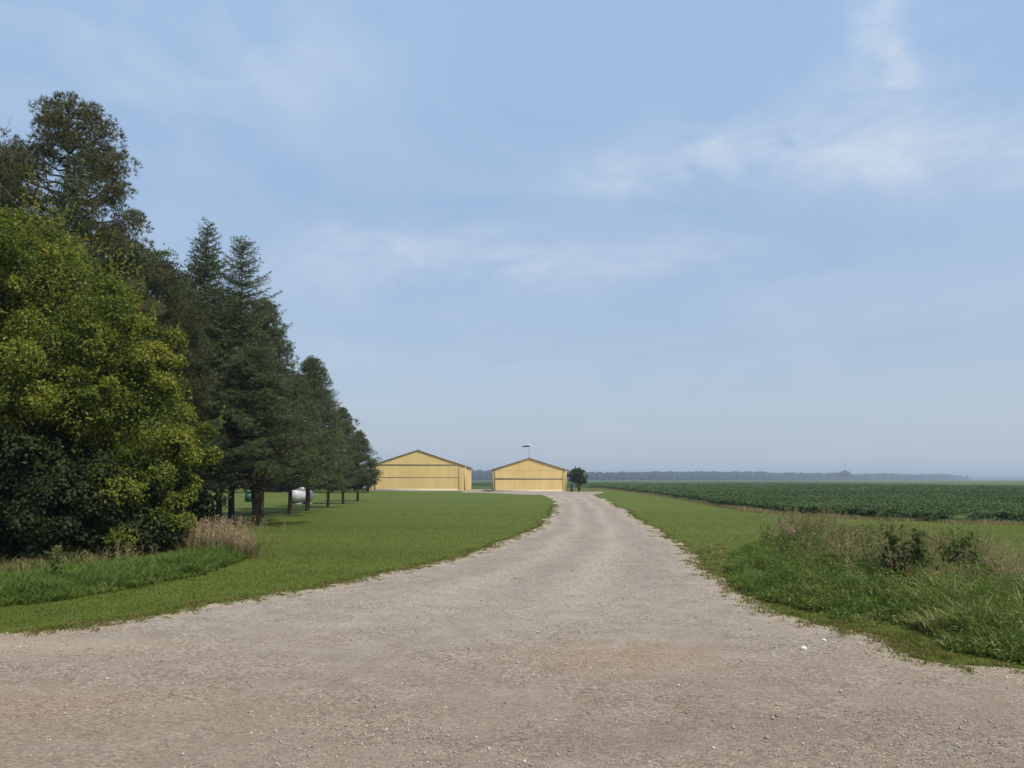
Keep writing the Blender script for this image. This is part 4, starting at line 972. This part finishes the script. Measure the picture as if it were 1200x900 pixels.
# white car beside the larger hangar (rear view)
def car():
    y = 108.0; x = D(424, 575, y)[0]
    o = empty('parked_car', (x, y, 0), 'white car parked beside the larger hangar, glimpsed under the last spruce', 'car', rz=R(12))
    prof = [(-2.1, .32), (-2.16, .62), (-2.08, .95), (-1.75, 1.40), (-1.3, 1.48), (.1, 1.48), (.95, .98), (1.95, .86), (2.15, .62), (2.12, .32)]   # (length, height), rear first
    bm = bmesh.new(); A_ = [bm.verts.new((-.86 + (.14 if z > 1.2 else 0), yy, z)) for yy, z in prof]; B_ = [bm.verts.new((.86 - (.14 if z > 1.2 else 0), yy, z)) for yy, z in prof]
    bm.faces.new(A_); bm.faces.new(B_[::-1]); n = len(prof)
    for i in range(n): bm.faces.new((A_[i], B_[i], B_[(i+1) % n], A_[(i+1) % n])) if True else None
    bmesh.ops.recalc_face_normals(bm, faces=bm.faces); bmesh.ops.bevel(bm, geom=bm.edges[:], offset=.05, segments=2, affect='EDGES')
    me = bpy.data.meshes.new('body'); bm.to_mesh(me); bm.free(); me.materials.append(M['white']); b_ = bpy.data.objects.new('body', me); COL.objects.link(b_); b_.parent = o
    a = Acc(); a.add([(-.66, -2.075, 1.0), (.66, -2.075, 1.0), (.60, -1.80, 1.38), (-.60, -1.80, 1.38)], [(0, 1, 2, 3)]); w_ = a.build('window', M['glass'], o)
    for sx in (-1, 1):
        a = Acc(); a.add([(sx * .875, -1.6, 1.0), (sx * .875, .7, 1.0), (sx * .775, .05, 1.40), (sx * .775, -1.4, 1.40)], [(0, 1, 2, 3)]); a.build('window', M['glass'], o)
        a = Acc(); a.box(sx * .72 - .10, sx * .72 + .10, -2.19, -2.10, .72, .92); a.build('tail_light', M['red'], o)
        for yy in (-1.35, 1.35):
            a = Acc(); a.tube([(sx * .80 - .1, yy, .32), (sx * .80 + .1, yy, .32)], .32, 18); wh = a.build('wheel', M['rubber'], o)
            a = Acc(); a.tube([(sx * .905 - .01, yy, .32), (sx * .905 + .012, yy, .32)], .19, 14); a.build('rim', M['greymetal'], wh)
    a = Acc(); a.box(-.84, .84, -2.24, -2.13, .36, .56); a.build('bumper', M['greymetal'], o)
car()
def shed():
    y = 112.0; x = D(317, 575, y)[0]
    o = empty('shed', (x, y, 0), 'low white shed glimpsed under the foliage beyond the foremost thick trunk', 'shed')
    a = Acc(); a.box(-2.6, 2.6, 0, 3, 0, 2.1); a.add([(-2.6, 0, 2.1), (-2.6, 3, 2.1), (-2.6, 1.5, 2.9)], [(0, 1, 2)]); a.add([(2.6, 0, 2.1), (2.6, 3, 2.1), (2.6, 1.5, 2.9)], [(2, 1, 0)]); a.build('wall', M['shadewhite'], o)
    a = Acc()
    for s_, (ya, yb) in ((0, (-.25, 1.5)), (1, (3.25, 1.5))):
        za = 2.0; V = [(-2.8, ya, za), (2.8, ya, za), (2.8, yb, 2.93), (-2.8, yb, 2.93)]; a.add(V + [(p, q, z + .08) for p, q, z in V], [(0, 1, 2, 3), (7, 6, 5, 4), (0, 4, 5, 1), (1, 5, 6, 2), (2, 6, 7, 3), (3, 7, 4, 0)])
    a.build('roof', M['roofgrey'], o)
    a = Acc(); a.box(-.5, .5, -.03, -.004, .05, 1.95); a.build('door', M['greymetal'], o)
shed()

# ------------------------------------------------------------------ far woods
def far_wood():
    acc = Acc(); rg = np.random.default_rng(901)
    bm = bmesh.new(); bmesh.ops.create_icosphere(bm, subdivisions=2, radius=1); bm.verts.ensure_lookup_table()
    IV = np.array([v.co[:] for v in bm.verts]); IF = np.array([[v.index for v in f.verts] for f in bm.faces]); bm.free()
    line = np.array([(-900, 1150), (-300, 1250), (120, 1320), (340, 1450), (700, 1750), (1120, 2100), (1500, 2550)]); line = densify(line, 8)
    n = 2600; d = np.r_[0, np.cumsum(np.linalg.norm(np.diff(line, axis=0), axis=1))]; s = rg.random(n) * d[-1]
    P = np.stack([np.interp(s, d, line[:, 0]), np.interp(s, d, line[:, 1])], 1) + np.stack([rg.normal(0, 6, n), rg.random(n) * 90], 1)
    hh = (11 + 7 * fbm(s * .012, s * 0 + 2) + rg.normal(0, .9, n)) * np.clip((d[-1] - s) / 250 + .35, .35, 1)
    for i in range(n):
        r = hh[i] * (.30 + .12 * rg.random()); V = IV * (1 + rg.normal(0, .16, (len(IV), 1))) * [r, r, hh[i] * .5] + [P[i, 0], P[i, 1], hh[i] * .52]
        acc.add(V, IF, rg.random())
    n = 420; P = np.stack([rg.uniform(1900, 3600, n), rg.uniform(3700, 3900, n)], 1)
    for i in range(n):
        hh_ = 10 + 5 * rg.random(); V = IV * (1 + rg.normal(0, .14, (len(IV), 1))) * [hh_ * .5, hh_ * .5, hh_ * .5] + [P[i, 0], P[i, 1], hh_ * .5]; acc.add(V, IF, rg.random())
    tag(acc.build('far_woods', M['wood_far']), 'hazy blue line of far-off woods along the horizon', 'woods', kind='stuff')
far_wood()
y = 1560.0; x = D(990, 562, y)[0]
o = empty('tree', (x, y, 0), 'lone bushy tree standing just above the far hazy woods', 'tree')
rgl = np.random.default_rng(5)
leafy(o, (x, y), [(x, y, 13, 6, 4.2), (x - 7, y, 10.5, 5, 3.6), (x + 7, y, 11, 5, 3.8)], 60, 90, 1.3, 77, 'darkleaf', trunk_r=.5, zmin=3, br=(1.5, 2.8))

# ------------------------------------------------------------------ hazy air
m, nt, nd, lk = newmat('hazy_air')
pv = nd.new('ShaderNodeVolumePrincipled'); pv.inputs['Color'].default_value = (.76, .88, 1, 1); pv.inputs['Density'].default_value = .00044; pv.inputs['Anisotropy'].default_value = .35
ou = nd.new('ShaderNodeOutputMaterial'); lk.new(pv.outputs[0], ou.inputs['Volume'])
a = Acc(); a.box(-S - 50, S + 50, -260, S + 50, -1, 30)
hz = a.build('haze', m); tag(hz, 'thin pale haze that fades the far woods and field', 'haze', kind='stuff')
